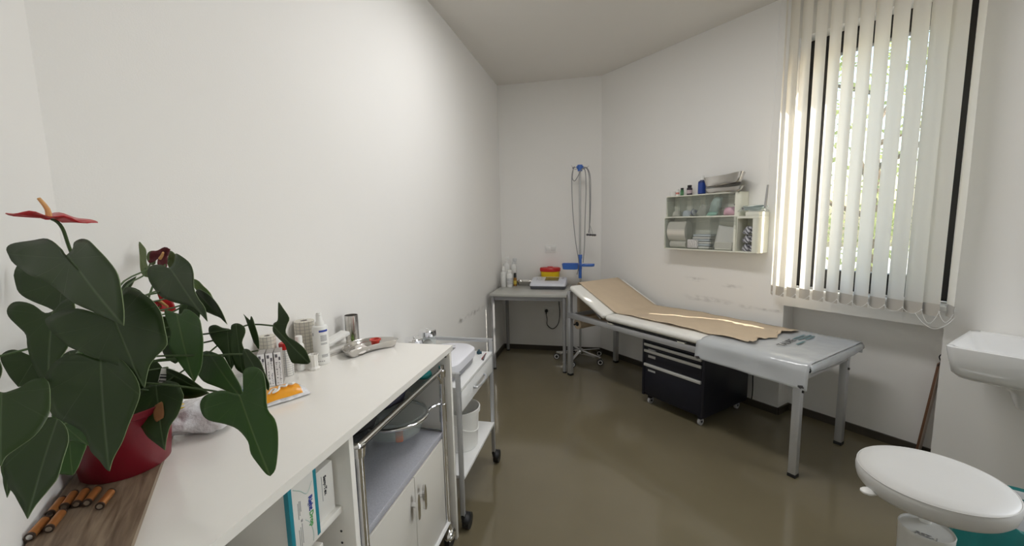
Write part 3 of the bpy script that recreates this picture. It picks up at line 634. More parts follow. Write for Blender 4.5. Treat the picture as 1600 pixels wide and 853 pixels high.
# ================================================================== back wall: sockets
def socket(label,x,z,y=4.53):
    t=thing('wall_socket',label,'socket',(x,y,z)); b=MB(); b.box((-.06,-.009,-.042),(.06,0,.042),.004,3); b.build('cover_plate',whiteplastic,t); return t
t=socket('white double socket plate on the back wall above the sharps bin',-.58,1.14)
for x in (-.03,.03):
    b=MB(); b.box((x-.024,-.0115,-.024),(x+.024,-.009,.024),.002); b.build('insert',mat('socket_insert',(.74,.74,.72),.4),t)
t=socket('white double socket with a black plug under the grey desk',-.605,.452)
for x in (-.03,.03):
    b=MB(); b.lathe([(.0225,0),(.021,.003),(.019,-.004),(0,-.004)]); i=b.build('insert',mat('socket_insert2',(.66,.66,.64),.4),t); i.location=(x,-.009,0); i.rotation_euler.x=PI/2
pl=thing('power_lead','black power lead plugged into the socket under the grey desk','cable',(-.632,4.519,.452))
b=MB(); b.cyl((0,0,0),(0,-.03,0),.019,.014,n=16); b.cyl((0,-.028,-.005),(0,-.034,-.03),.009,.006,n=10); b.build('plug',black,pl)
b=MB(); b.tube([(0,-.034,-.03),(.01,-.036,-.09),(.012,-.03,-.155),(.07,-.03,-.195),(.13,-.03,-.14),(.15,-.03,-.02),(.142,-.03,.14),(.16,-.035,.285),(.165,-.15,.312)],.0045,8,smooth=6); b.build('lead',black,pl)
# ================================================================== DESK
dk=thing('grey_desk','small grey desk with four round grey legs in the back left corner','desk',(-.7175,4.15,0))
b=MB(); b.box((-.3725,-.325,.732),(.3725,.325,.757),.003); b.build('tabletop',mat('grey_laminate',(.46,.46,.43),.28,noise_amt=.02),dk)
b=MB()
for y in (-.29,.29): b.box((-.33,y-.01,.692),(.33,y+.01,.732),.002)
for x in (-.34,.34): b.box((x-.01,-.28,.692),(x+.01,.28,.732),.002)
b.build('apron',greymetal,dk)
for x in (-.347,.347):
    for y in (-.30,.30):
        b=MB(); b.cyl((x,y,.012),(x,y,.732),.017,n=18); l=b.build('leg',greymetal,dk)
        b=MB(); b.cyl((x,y,0),(x,y,.014),.019,n=18); b.build('foot_cap',black,l)
zd=.7575
speckwhite=mat('scribbled_white',(.76,.76,.74),.4,noise_amt=.18,noise_scale=60)
bottle('white_bottle','short white bottle at the front left on the grey desk, nearest the wall','bottle',(-1.052,4.26,zd),.030,.20,.014,.05,speckwhite,whiteplastic,'spray')
bottle('white_bottle','short white labelled bottle second from the wall at the front of the desk','bottle',(-.985,4.255,zd),.031,.175,.018,.03,whiteplastic,speckwhite,'screw',lab=striped_mat('grey_print',(.25,.25,.26),(.78,.78,.77),30,axis='Z',dist=6,width=.35))
bottle('white_bottle','tall white spray bottle at the back of the desk by the wall','bottle',(-1.05,4.40,zd),.034,.29,.014,.06,whiteplastic,whiteplastic,'trigger',lab=speckwhite)
bottle('white_bottle','tall white bottle with grey trigger at the back of the desk, right of its pair','bottle',(-.972,4.41,zd),.033,.27,.014,.06,speckwhite,lightgrey,'trigger')
bottle('amber_bottle','small amber bottle with black cap standing by the steel tray on the desk','bottle',(-.945,4.345,zd),.018,.105,.012,.045,amber,black,'screw',lab=mat('yellow_label',(.65,.50,.08),.5))
t=thing('steel_tray','oblong steel instrument tray on the grey desk behind the monitor','tray',(-.83,4.42,zd))
b=MB(); R=lambda w,d,z:[(x,y,z) for x,y in rrect(w,d,.03)]
b.loft([R(.19,.11,0),R(.20,.12,.02),R(.215,.135,.045),R(.22,.14,.046),R(.212,.132,.0455),R(.196,.116,.02),R(.186,.106,.003)]); b.build('dish',steel,t)
b=MB(); b.tube([(-.09,.0,.012),(.02,.01,.03),(.09,.02,.055)],.004,6); tag(b.build('forceps',steel,loc=(-.83,4.42,zd),rotz=.2),'steel forceps lying in the oblong tray on the desk','forceps')
# sharps container
t=thing('sharps_container','yellow sharps container with red lid on the grey desk','container',(-.575,4.43,zd))
E2=lambda a,c,z:[(a*math.cos(k*2*PI/40),c*math.sin(k*2*PI/40),z) for k in range(40)]
b=MB(); b.loft([E2(.085,.06,0),E2(.09,.064,.004),E2(.104,.078,.15),E2(.10,.074,.15)]); b.build('tub',yellow,t)
b=MB(); b.loft([E2(.104,.078,.150),E2(.110,.083,.152),E2(.112,.085,.180),E2(.105,.078,.190),E2(.06,.045,.194)]); b.cyl((0,0,.192),(0,0,.2),.03,n=24); b.build('lid',red,t)
b=MB(); b.box((.085,-.05,.0),(.115,-.02,.055),.006); o=b.build('lid_plug',red,loc=(-.545,4.40,zd)); tag(o,'small red cap lying right of the yellow sharps container','cap')
# ECG unit
t=thing('monitor_unit','white and grey desktop recorder with a display, at the front of the grey desk','device',(-.565,4.235,zd))
R2=lambda w,d,z,r=.02,dy=0:[(x,y+dy,z) for x,y in rrect(w,d,r)]
b=MB(); b.loft([R2(.335,.215,.0),R2(.352,.225,.006),R2(.362,.235,.034)]); b.build('base',greyplastic,t)
b=MB(); b.loft([R2(.366,.238,.034),R2(.366,.238,.046),[(x,y,.052+.19*(y+.115)) for x,y in rrect(.358,.230,.02)],[(x,y,.060+.20*(y+.1)) for x,y in rrect(.325,.205,.02)]]); b.build('upper_case',mat('pale_blue_white_case',(.70,.72,.78),.3),t)
M=Matrix.Translation((0,0,.0812))@Matrix.Rotation(math.atan(.2),4,'X')
b=MB(); b.box((-.04,-.02,-.001),(.10,.085,.0015),.001,M=M); b.build('display',screen_m,t)
b=MB()
for i in range(4):
    for j in range(3): b.box((-.13+.02*i,-.01+.028*j,-.001),(-.115+.02*i,.008+.028*j,.003),.001,M=M)
b.box((.12,.05,-.001),(.145,.075,.003),.001,M=M); b.build('keys',lightgrey,t)
# ================================================================== electrode stand
st=thing('electrode_stand','chrome wheeled stand with blue head, trays and hanging grey cables behind the desk','stand',(-.245,4.244,0))
b=MB(); b.cyl((0,0,.10),(0,0,1.95),.011,n=16); b.build('pole',mat('grey_steel_pole',(.50,.50,.50),.35,metal=.7),st)
b=MB(); b.cyl((0,0,.06),(0,0,.115),.030,n=20)
for k in range(5):
    a=math.radians(255+72*k); d=Vector((math.cos(a),math.sin(a),0)); n=Vector((-d.y,d.x,0))
    b.loft([[d*.02+n*.016+Vector((0,0,.07)),d*.02-n*.016+Vector((0,0,.07)),d*.02-n*.016+Vector((0,0,.105)),d*.02+n*.016+Vector((0,0,.105))],[d*.25+n*.012+Vector((0,0,.062)),d*.25-n*.012+Vector((0,0,.062)),d*.25-n*.012+Vector((0,0,.08)),d*.25+n*.012+Vector((0,0,.08))]])
b.build('star_base',chrome,st)
for k in range(5):
    a=math.radians(255+72*k); c=Vector((math.cos(a)*.245,math.sin(a)*.245,0))
    w=MB(); w.cyl((c.x,c.y-.011,.031),(c.x,c.y+.011,.031),.031,n=24); w.cyl((c.x,c.y-.0125,.031),(c.x,c.y+.0125,.031),.024,n=24,mi=1); w.cyl((c.x,c.y-.0135,.031),(c.x,c.y+.0135,.031),.015,n=16,mi=0); w.box((c.x-.014,c.y-.012,.04),(c.x+.014,c.y+.012,.066),.003,mi=0)
    o=w.build('caster',[black,mat('pale_hub',(.7,.7,.68),.4)],st)
b=MB(); b.cyl((0,0,1.925),(0,0,1.985),.022,.026,n=16); b.box((-.035,-.012,1.955),(.035,.012,1.975),.005); b.build('head',blue,st)
for p in (((-.03,0,1.965),(-.07,0,1.965),(-.085,0,1.985)),((.03,0,1.965),(.07,0,1.96),(.085,0,1.975)),((-.02,-.01,1.95),(-.06,-.04,1.94),(-.07,-.05,1.96))):
    b=MB(); b.tube(p,.004,6,smooth=3); b.build('hook',chrome,st)
b=MB(); b.cyl((0,0,.86),(0,0,1.09),.016,n=16); b.cyl((0,0,1.06),(0,0,1.10),.021,n=16); b.box((-.018,-.02,.95),(.018,.02,1.01),.004); b.build('clamp',blue,st)
b=MB(); b.loft([R2(.13,.10,.955),R2(.15,.12,.96),R2(.165,.135,1.01),R2(.17,.14,1.011),R2(.155,.125,1.008),R2(.14,.11,.964)],M=Matrix.Translation((-.095,-.02,0))); b.build('tray',blue,st)
b=MB(); b.loft([R2(.11,.10,.985),R2(.125,.11,.988),R2(.13,.115,1.005),R2(.12,.105,1.003),R2(.11,.095,.991)],M=Matrix.Translation((.08,-.02,0))); b.build('tray',blue,st)
CB=[[(-.05,-.02,1.97),(-.075,-.025,1.90),(-.078,-.02,1.75),(-.068,-.02,1.50),(-.045,-.02,1.25),(-.012,-.025,1.02),(-.03,-.03,.90)],
    [(-.06,-.03,1.965),(-.072,-.03,1.86),(-.05,-.03,1.83),(-.02,-.03,1.87),(.01,-.03,1.93),(.05,-.03,1.96)],
    [(.03,-.02,1.95),(.055,-.02,1.955),(.085,-.02,1.90),(.095,-.02,1.75),(.095,-.02,1.5),(.09,-.02,1.31)],
    [(.035,-.025,1.94),(.07,-.02,1.95),(.10,-.02,1.87),(.105,-.022,1.7),(.10,-.022,1.45),(.085,-.022,1.32)],
    [(.02,-.02,1.94),(.05,-.015,1.93),(.06,-.015,1.75),(.05,-.015,1.45),(.045,-.015,1.2),(.03,-.02,1.02)],
    [(.095,-.02,1.40),(.11,-.02,1.36),(.125,-.02,1.31)],[(.095,-.02,1.40),(.10,-.02,1.35),(.105,-.02,1.31)]]
for i,p in enumerate(CB):
    b=MB(); b.tube(p,.0045 if i<5 else .002,6,smooth=5); b.build('cable',cablegrey,st)
b=MB()
for k,(x,z) in enumerate(((.075,1.30),(.10,1.298),(.125,1.296),(.145,1.295))): b.sph((x,-.02,z),.016,(1,.8,.7),12)
b.build('electrodes',mat('electrode_grey',(.07,.07,.075),.35),st)
# ================================================================== WHITE SHELF CABINET (counter)
ZC=.913
cb=thing('shelf_cabinet','long white laminate counter cabinet with open bays along the left wall','cabinet',(-.9,1.2,0))
def cbx(name,lo,hi,m,bev=.0015,parent=None):
    b=MB(); b.box((lo[0]+.9,lo[1]-1.2,lo[2]),(hi[0]+.9,hi[1]-1.2,hi[2]),bev); return b.build(name,m,parent or cb)
b=MB(); b.prism([(x+.9,y-1.2) for x,y in [(-.655,1.683),(-1.19,1.683),(-1.2,1.45),(-1.235,.72),(-.655,.14)]],.891,ZC); b.build('countertop',white,cb)
cbx('side_panel',(-1.15,1.648,0),(-.657,1.668,.891),white); pt_=cbx('partition',(-1.10,.923,.0),(-.664,.943,.891),white)
b=MB()
for z in [.645-.035*k for k in range(1,9)]: b.cyl((-.708+.9,.9228-1.2,z),(-.708+.9,.922-1.2,z),.0035,n=10)
b.build('peg_holes',ink,pt_)
sd=cbx('side_panel',(-.80,.17,0),(-.664,.19,.891),white)
cbx('shelf',(-1.09,.30,.669),(-.70,.923,.688),white); cbx('shelf',(-1.09,.30,.07),(-.68,.923,.09),white)
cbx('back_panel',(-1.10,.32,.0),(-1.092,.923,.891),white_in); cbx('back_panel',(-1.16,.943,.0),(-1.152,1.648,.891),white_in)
cbx('hinge',(-.70,1.640,.868),(-.672,1.648,.886),black)
# boxes in the bay
gb=thing('glove_box','white glove carton with teal edges and blue-green lettering on the upper shelf of the cabinet','box',(-.69,.776,.6885))
b=MB(); b.box((-.22,-.041,0),(0,.041,.176),.001); b.build('carton',card,gb)
b=MB()
for y in (-.041,.041):
    b.box((-.012,y-.0055,-.0),(.0006,y+.0055,.1764),.0008)
b.build('teal_edge',tealbox,gb)
text('lettering','Right',.0175,blueprint,gb,(.0008,.020,.100),(PI/2,PI/2,PI/2),bold=.0006); text('lettering','Drop',.0175,greenprint,gb,(.0008,.020,.060),(PI/2,PI/2,PI/2),bold=.0004)
b=MB()
for k,(y,z0,z1) in enumerate(((-.020,.085,.125),(-.016,.092,.128),(-.012,.10,.126),(-.022,.02,.06),(-.017,.015,.064),(-.012,.02,.07))): b.box((-.001,y-.0007,z0),(.0006,y+.0007,z1),.0001)
b.box((-.001,-.014,.074),(.0006,-.009,.080),.0003); b.build('small_print',greyink,gb)
b=MB(); b.tube([(.0002,-.03,.165),(.0002,-.01,.150),(.0002,.012,.13),(.0002,.03,.15)],.0012,5,smooth=5); b.tube([(.0002,.0,.07),(.0002,.015,.05),(.0002,.022,.02),(.0002,.02,.0)],.001,5,smooth=5); b.build('pale_swirl',mat('pale_green_print',(.56,.68,.63),.5),gb)
g2=thing('carton','plain white carton with dark lettering behind the teal-edged box','box',(-.712,.874,.6885))
b=MB(); b.box((-.20,-.038,0),(0,.038,.138),.001); b.build('carton',card,g2)
text('lettering','Sany-Tex',.014,ink,g2,(.0008,.004,.088),(PI/2,PI/2,PI/2),bold=.0003)
b=MB(); b.box((-.001,-.008,.05),(.0006,-.0068,.118),.0001); b.build('small_print',greyink,g2)
b=MB(); b.loft([[(.0004,-.0378,.01),(.0004,-.0378,.075),(.0004,-.033,.06),(.0004,-.029,.04),(.0004,-.030,.02),(.0004,-.033,.01)],[(.0008,-.0378,.01),(.0008,-.0378,.075),(.0008,-.033,.06),(.0008,-.029,.04),(.0008,-.030,.02),(.0008,-.033,.01)]]); b.build('blue_arc',bluecard,g2)
g3=thing('carton','white carton on the shelf below the glove box','box',(-.705,.76,.0905))
b=MB(); b.box((-.2,-.09,0),(0,.085,.55),.001); b.build('carton',card,g3); b=MB(); b.box((-.14,-.001,.5502),(-.02,.001,.5506),0); b.build('flap_seam',greycard,g3)
# plank under the plant, laid along the near wall
b=MB(); P=[(-1.213,.703),(-1.0985,.8075),(-.66,.366),(-.66,.152)]
b.prism(P,ZC+.0002,ZC+.012); pk=b.build('plank',board_m); tag(pk,'brown wood-grain plank lying on the white counter under the plant','plank')
zb=ZC+.012
# batteries
BT=[((-.959,.454),128.1),((-.951,.475),130.3),((-.9985,.5035),131),((-.9975,.5235),133),((-.984,.534),132.4),((-.968,.541),129.1),((-.931,.538),127)]
LBL=['copper-coloured battery nearest the viewer in the outer row by the wall','copper-coloured battery second from the viewer, inside the front one','copper-coloured battery third in the outer row by the wall','copper-coloured battery in the middle of the row, touching its neighbours','copper-coloured battery just behind the middle one by the pot','copper-coloured battery nearest the pot in the row','copper-coloured battery lying apart on the right of the row']
for (p,a),lb in zip(BT,LBL):
    t=thing('battery',lb,'battery',(p[0],p[1],zb+.0072),math.radians(a),'batteries on the plank')
    b=MB(); b.cyl((.0015,0,0),(.048,0,0),.007,n=20); b.build('sleeve',copper,t)
    for x0,x1 in ((-.0005,.0025),(.0445,.0485)):
        b=MB(); b.cyl((x0,0,0),(x1,0,0),.0072,n=20); b.build('end_ring',mat('dark_band',(.05,.03,.02),.35),t)
    b=MB(); b.cyl((-.0012,0,0),(0,0,0),.0045,n=16); b.cyl((.0485,0,0),(.0503,0,0),.0026,n=14); b.build('contact',steel,t)
# ================================================================== THINGS ON THE COUNTER
zc=ZC+.0006
sb=thing('spray_bottle','white spray bottle with a blue stripe on the counter','bottle',(-1.083,1.380,zc),-.62)
b=MB(); b.lathe([(0,0),(.027,0),(.029,.003),(.029,.035),(.0282,.037),(.029,.039),(.029,.142),(.0265,.150),(.013,.154),(.0125,.158),(0,.158)]); bo=b.build('body',whiteplastic,sb)
b=MB(); b.lathe([(.0165,.152),(.0165,.164),(.0125,.169),(.0110,.192),(.0085,.202),(0,.203)]); b.cyl((.004,0,.192),(.016,0,.192),.003,n=8); b.build('pump_top',whiteplastic,sb)
def arc_patch(r,a0,a1,z0,z1,n=8): 
    m=MB(); m.grid(lambda u,v:Vector((r*math.cos(a0+(a1-a0)*u),r*math.sin(a0+(a1-a0)*u),z0+(z1-z0)*v)),n,1); return m
arc_patch(.0293,-.45,.75,.129,.137).build('blue_stripe',blueprint,bo)
b=MB()
for z0,z1 in ((.094,.122),(.080,.090),(.030,.044)):
    for k in range(int((z1-z0)/.004)): 
        zz=z0+k*.004; b.grid(lambda u,v:Vector((.0293*math.cos(-.3+.85*u),.0293*math.sin(-.3+.85*u),zz+.0022*v)),6,1)
for k in range(5): b.grid(lambda u,v:Vector((.0293*math.cos(-1.0+.22*k+.14*u),.0293*math.sin(-1.0+.22*k+.14*u),.013+.004*v)),2,1)
b.grid(lambda u,v:Vector((.0293*math.cos(-1.45+.2*u),.0293*math.sin(-1.45+.2*u),.115+.012*v)),2,1); b.build('small_print',greyink,bo)
t=thing('steel_cylinder','open brushed steel cylinder standing at the back of the counter','container',(-1.125,1.648,zc))
b=MB(); b.lathe([(0,0),(.0285,0),(.029,.002),(.029,.128),(.0295,.130),(.028,.130),(.0275,.004),(0,.004)]); b.build('tube',steel,t)
kd=kidney('kidney_dish','steel kidney dish holding swabs and a red cup on the counter',(-.992,1.560,zc),.245,.125,.030,math.radians(62),flip=1,bend=.42)
t=thing('red_cup','small red cup standing in the kidney dish on the counter','cup',(-.968,1.578,zc+.004))
b=MB(); b.lathe([(0,0),(.014,0),(.0185,.034),(.024,.036),(.024,.041),(.0185,.0415),(.0155,.035),(.011,.006),(0,.006)]); b.build('cup_body',redcup_m,t)
for k,(x,y,a) in enumerate(((-1.018,1.505,.2),(-.995,1.495,1.1),(-.99,1.535,2.2),(-1.015,1.54,.7))):
    o=pillow(.048,.034,.010,8,8).build('swab',skin_swab,loc=(x,y,zc+.005+.003*k),rotz=a); crumple(o,.006,35,k); tag(o,'white cotton swab lying in the kidney dish on the counter','swab','swabs in the kidney dish')
b=MB(); b.box((-.03,-.055,0),(.03,.055,.022),.002); b.box((-.0305,-.0555,.0075),(.0305,.0555,.0085),0,mi=1); o=b.build('flat_box',[card,greycard],loc=(-1.118,1.505,zc),rotz=math.radians(-18)); tag(o,'flat white box lying behind the kidney dish','box')
b=MB(); b.box((-.027,-.075,0),(.027,.075,.016),.003); o=b.build('white_case',whiteplastic,loc=(-1.128,1.508,zc+.045),rotz=math.radians(-16)); o.rotation_euler.x=math.radians(13); tag(o,'long white case propped at a slant over the flat box','case')
o=pillow(.045,.062,.015).build('green_packet',greenfilm,loc=(-1.088,1.590,zc+.001),rotz=-.3); crumple(o,.004,30,2); tag(o,'green packet tucked under the slanted white case','packet')
# rolls of adhesive dressing
def dressing_roll(label,loc,r,h):
    t=thing('dressing_roll',label,'roll',loc); b=MB(); b.lathe([(r*.35,0),(r-.001,0),(r,.001),(r,h-.001),(r-.001,h),(r*.35,h)]); b.build('wound_dressing',gridpaper,t)
    b=MB(); b.lathe([(r*.36,-.0),(r*.36,h+.0006),(r*.30,h+.0006),(r*.30,0)]); b.build('core',greycard,t); return t
dressing_roll('wide grid-printed dressing roll standing behind the spray bottle',(-1.162,1.392,zc),.037,.165)
dressing_roll('grid-printed dressing roll standing behind the three label-fronted boxes',(-1.178,1.222,zc),.0265,.15)
t=thing('red_capped_tub','ruled white tub with a red cap on the counter','tub',(-1.125,1.245,zc))
b=MB(); b.lathe([(0,0),(.020,0),(.021,.002),(.021,.098),(.018,.103),(0,.103)]); b.build('tub',gridwhite,t); b=MB(); b.lathe([(.0215,.098),(.022,.118),(.020,.121),(0,.121)]); b.build('cap',red,t)
bottle('white_bottle','slim white bottle between the red-capped tub and the dressing roll','bottle',(-1.112,1.297,zc),.0165,.125,.010,.022,whiteplastic,whiteplastic,'screw',lab=gridwhite)
t=thing('paper_cup','small white crimped cup in front of the spray bottle','cup',(-1.068,1.312,zc))
def rc(r,z): return [(r*(1+.05*math.cos(9*k*2*PI/54))*math.cos(k*2*PI/54),r*(1+.05*math.cos(9*k*2*PI/54))*math.sin(k*2*PI/54),z) for k in range(54)]
b=MB(); b.loft([rc(.021,0),rc(.022,.006),rc(.015,.012),rc(.015,.05),rc(.0185,.058),rc(.0165,.058),rc(.013,.05),rc(.012,.015)]); b.build('cup_body',card,t)
# three slim boxes with printed label fronts
for k,lb in enumerate(('slim box with a barcode-style label, leftmost of the row of three','slim label-fronted box, middle of the row of three','slim label-fronted box, rightmost of the row of three')):
    f=k-1; t=thing('slim_box',lb,'box',(-1.0985+.0195*f,1.1395+.0145*f,zc),math.radians(36.5),'slim labelled boxes')
    b=MB(); b.box((-.0105,0,0),(.0105,.058,.116),.0006); b.build('carton',greycard,t)
    b=MB(); b.box((-.0102,-.0008,.001),(.0102,.0,.115),.0001); lf=b.build('label_front',mat('label_white',(.90,.90,.92),.5),t)
    b=MB(); rnd=random.Random(k)
    b.box((-.007,-.0014,.098),(.000,-.0006,.109),0); b.box((.003,-.0014,.088),(.0085,-.0006,.099),0)
    for r_ in range(14):
        z=.084-.0058*r_
        for c_ in range(2):
            x=-.007+.009*c_
            if rnd.random()<.85: b.box((x+rnd.uniform(0,.002),-.0013,z),(x+rnd.uniform(.003,.006),-.0006,z+rnd.uniform(.001,.0032)),0)
    b.build('print_blocks',mat('label_print',(.12,.12,.14),.6),lf)
t=thing('wipes_packet','orange and white soft packet lying on the counter','packet',(-.990,1.062,zc),math.radians(60))
o=pillow(.15,.085,.034,20,14).build('wrapper',film,t); crumple(o,.003,20,4)
def ow(u,v):
    x=(-.47+.80*u)*.15; y=(v-.5)*.085*.965
    a=max(0,1-(2*x/.15)**2)**.5*max(0,1-(2*y/.085)**2)**.5; return Vector((x,y,.0062+.0348*a))
b=MB(); b.grid(ow,18,12); o=b.build('orange_panel',orange,t); crumple(o,.003,20,4)
b=MB(); b.tube([(-0.042,-0.021,0.0325),(-0.028,-0.009,0.0385),(-0.020,-0.019,0.0405),(-0.032,-0.029,0.0365),(-0.016,-0.027,0.0405),(-0.006,-0.009,0.0425),(0.006,-0.023,0.0445),(0.016,-0.009,0.0435),(0.026,-0.021,0.0445),(0.034,-0.009,0.0425)],.0034,6,smooth=5); b.build('white_script',whiteplastic,t)
t=thing('wipes_bag','crinkled white bag of wipes on the counter right of the red pot','bag',(-1.045,.852,zc),math.radians(40))
b=MB(); b.sph((0,0,.042),1.,(.078,.060,.042),36)
o=b.build('wrapper',film,t)
for v in o.data.vertices:
    x,y,z=v.co; kx=1+.22*abs(math.sin(2*math.atan2(y/.06,x/.078))); v.co.x*=kx; v.co.y*=kx
    v.co+=noise.noise_vector(v.co*24)*.011+noise.noise_vector(v.co*60)*.006; v.co.z=max(v.co.z,.001)
b=MB(); b.box((-.06,-.02,.066),(-.03,.02,.078),.002); b.build('yellow_corner',mat('yellow_print',(.7,.5,.03),.4),t)
b=MB(); b.box((.0,-.05,.052),(.04,-.036,.064),.002); b.box((-.01,-.02,.070),(.03,-.008,.083),.002); b.build('blue_print',bluecard,t)
t=thing('clear_cup','small clear plastic cup with a blue base near the wall behind the plant','cup',(-1.178,1.09,zc))
b=MB(); b.lathe([(.019,.003),(.022,.05),(.0225,.05),(.0195,.003)]); b.build('wall',clearplastic,t); b=MB(); b.lathe([(0,0),(.021,0),(.0215,.006),(.019,.008),(0,.008)]); b.build('base',bluecard,t)
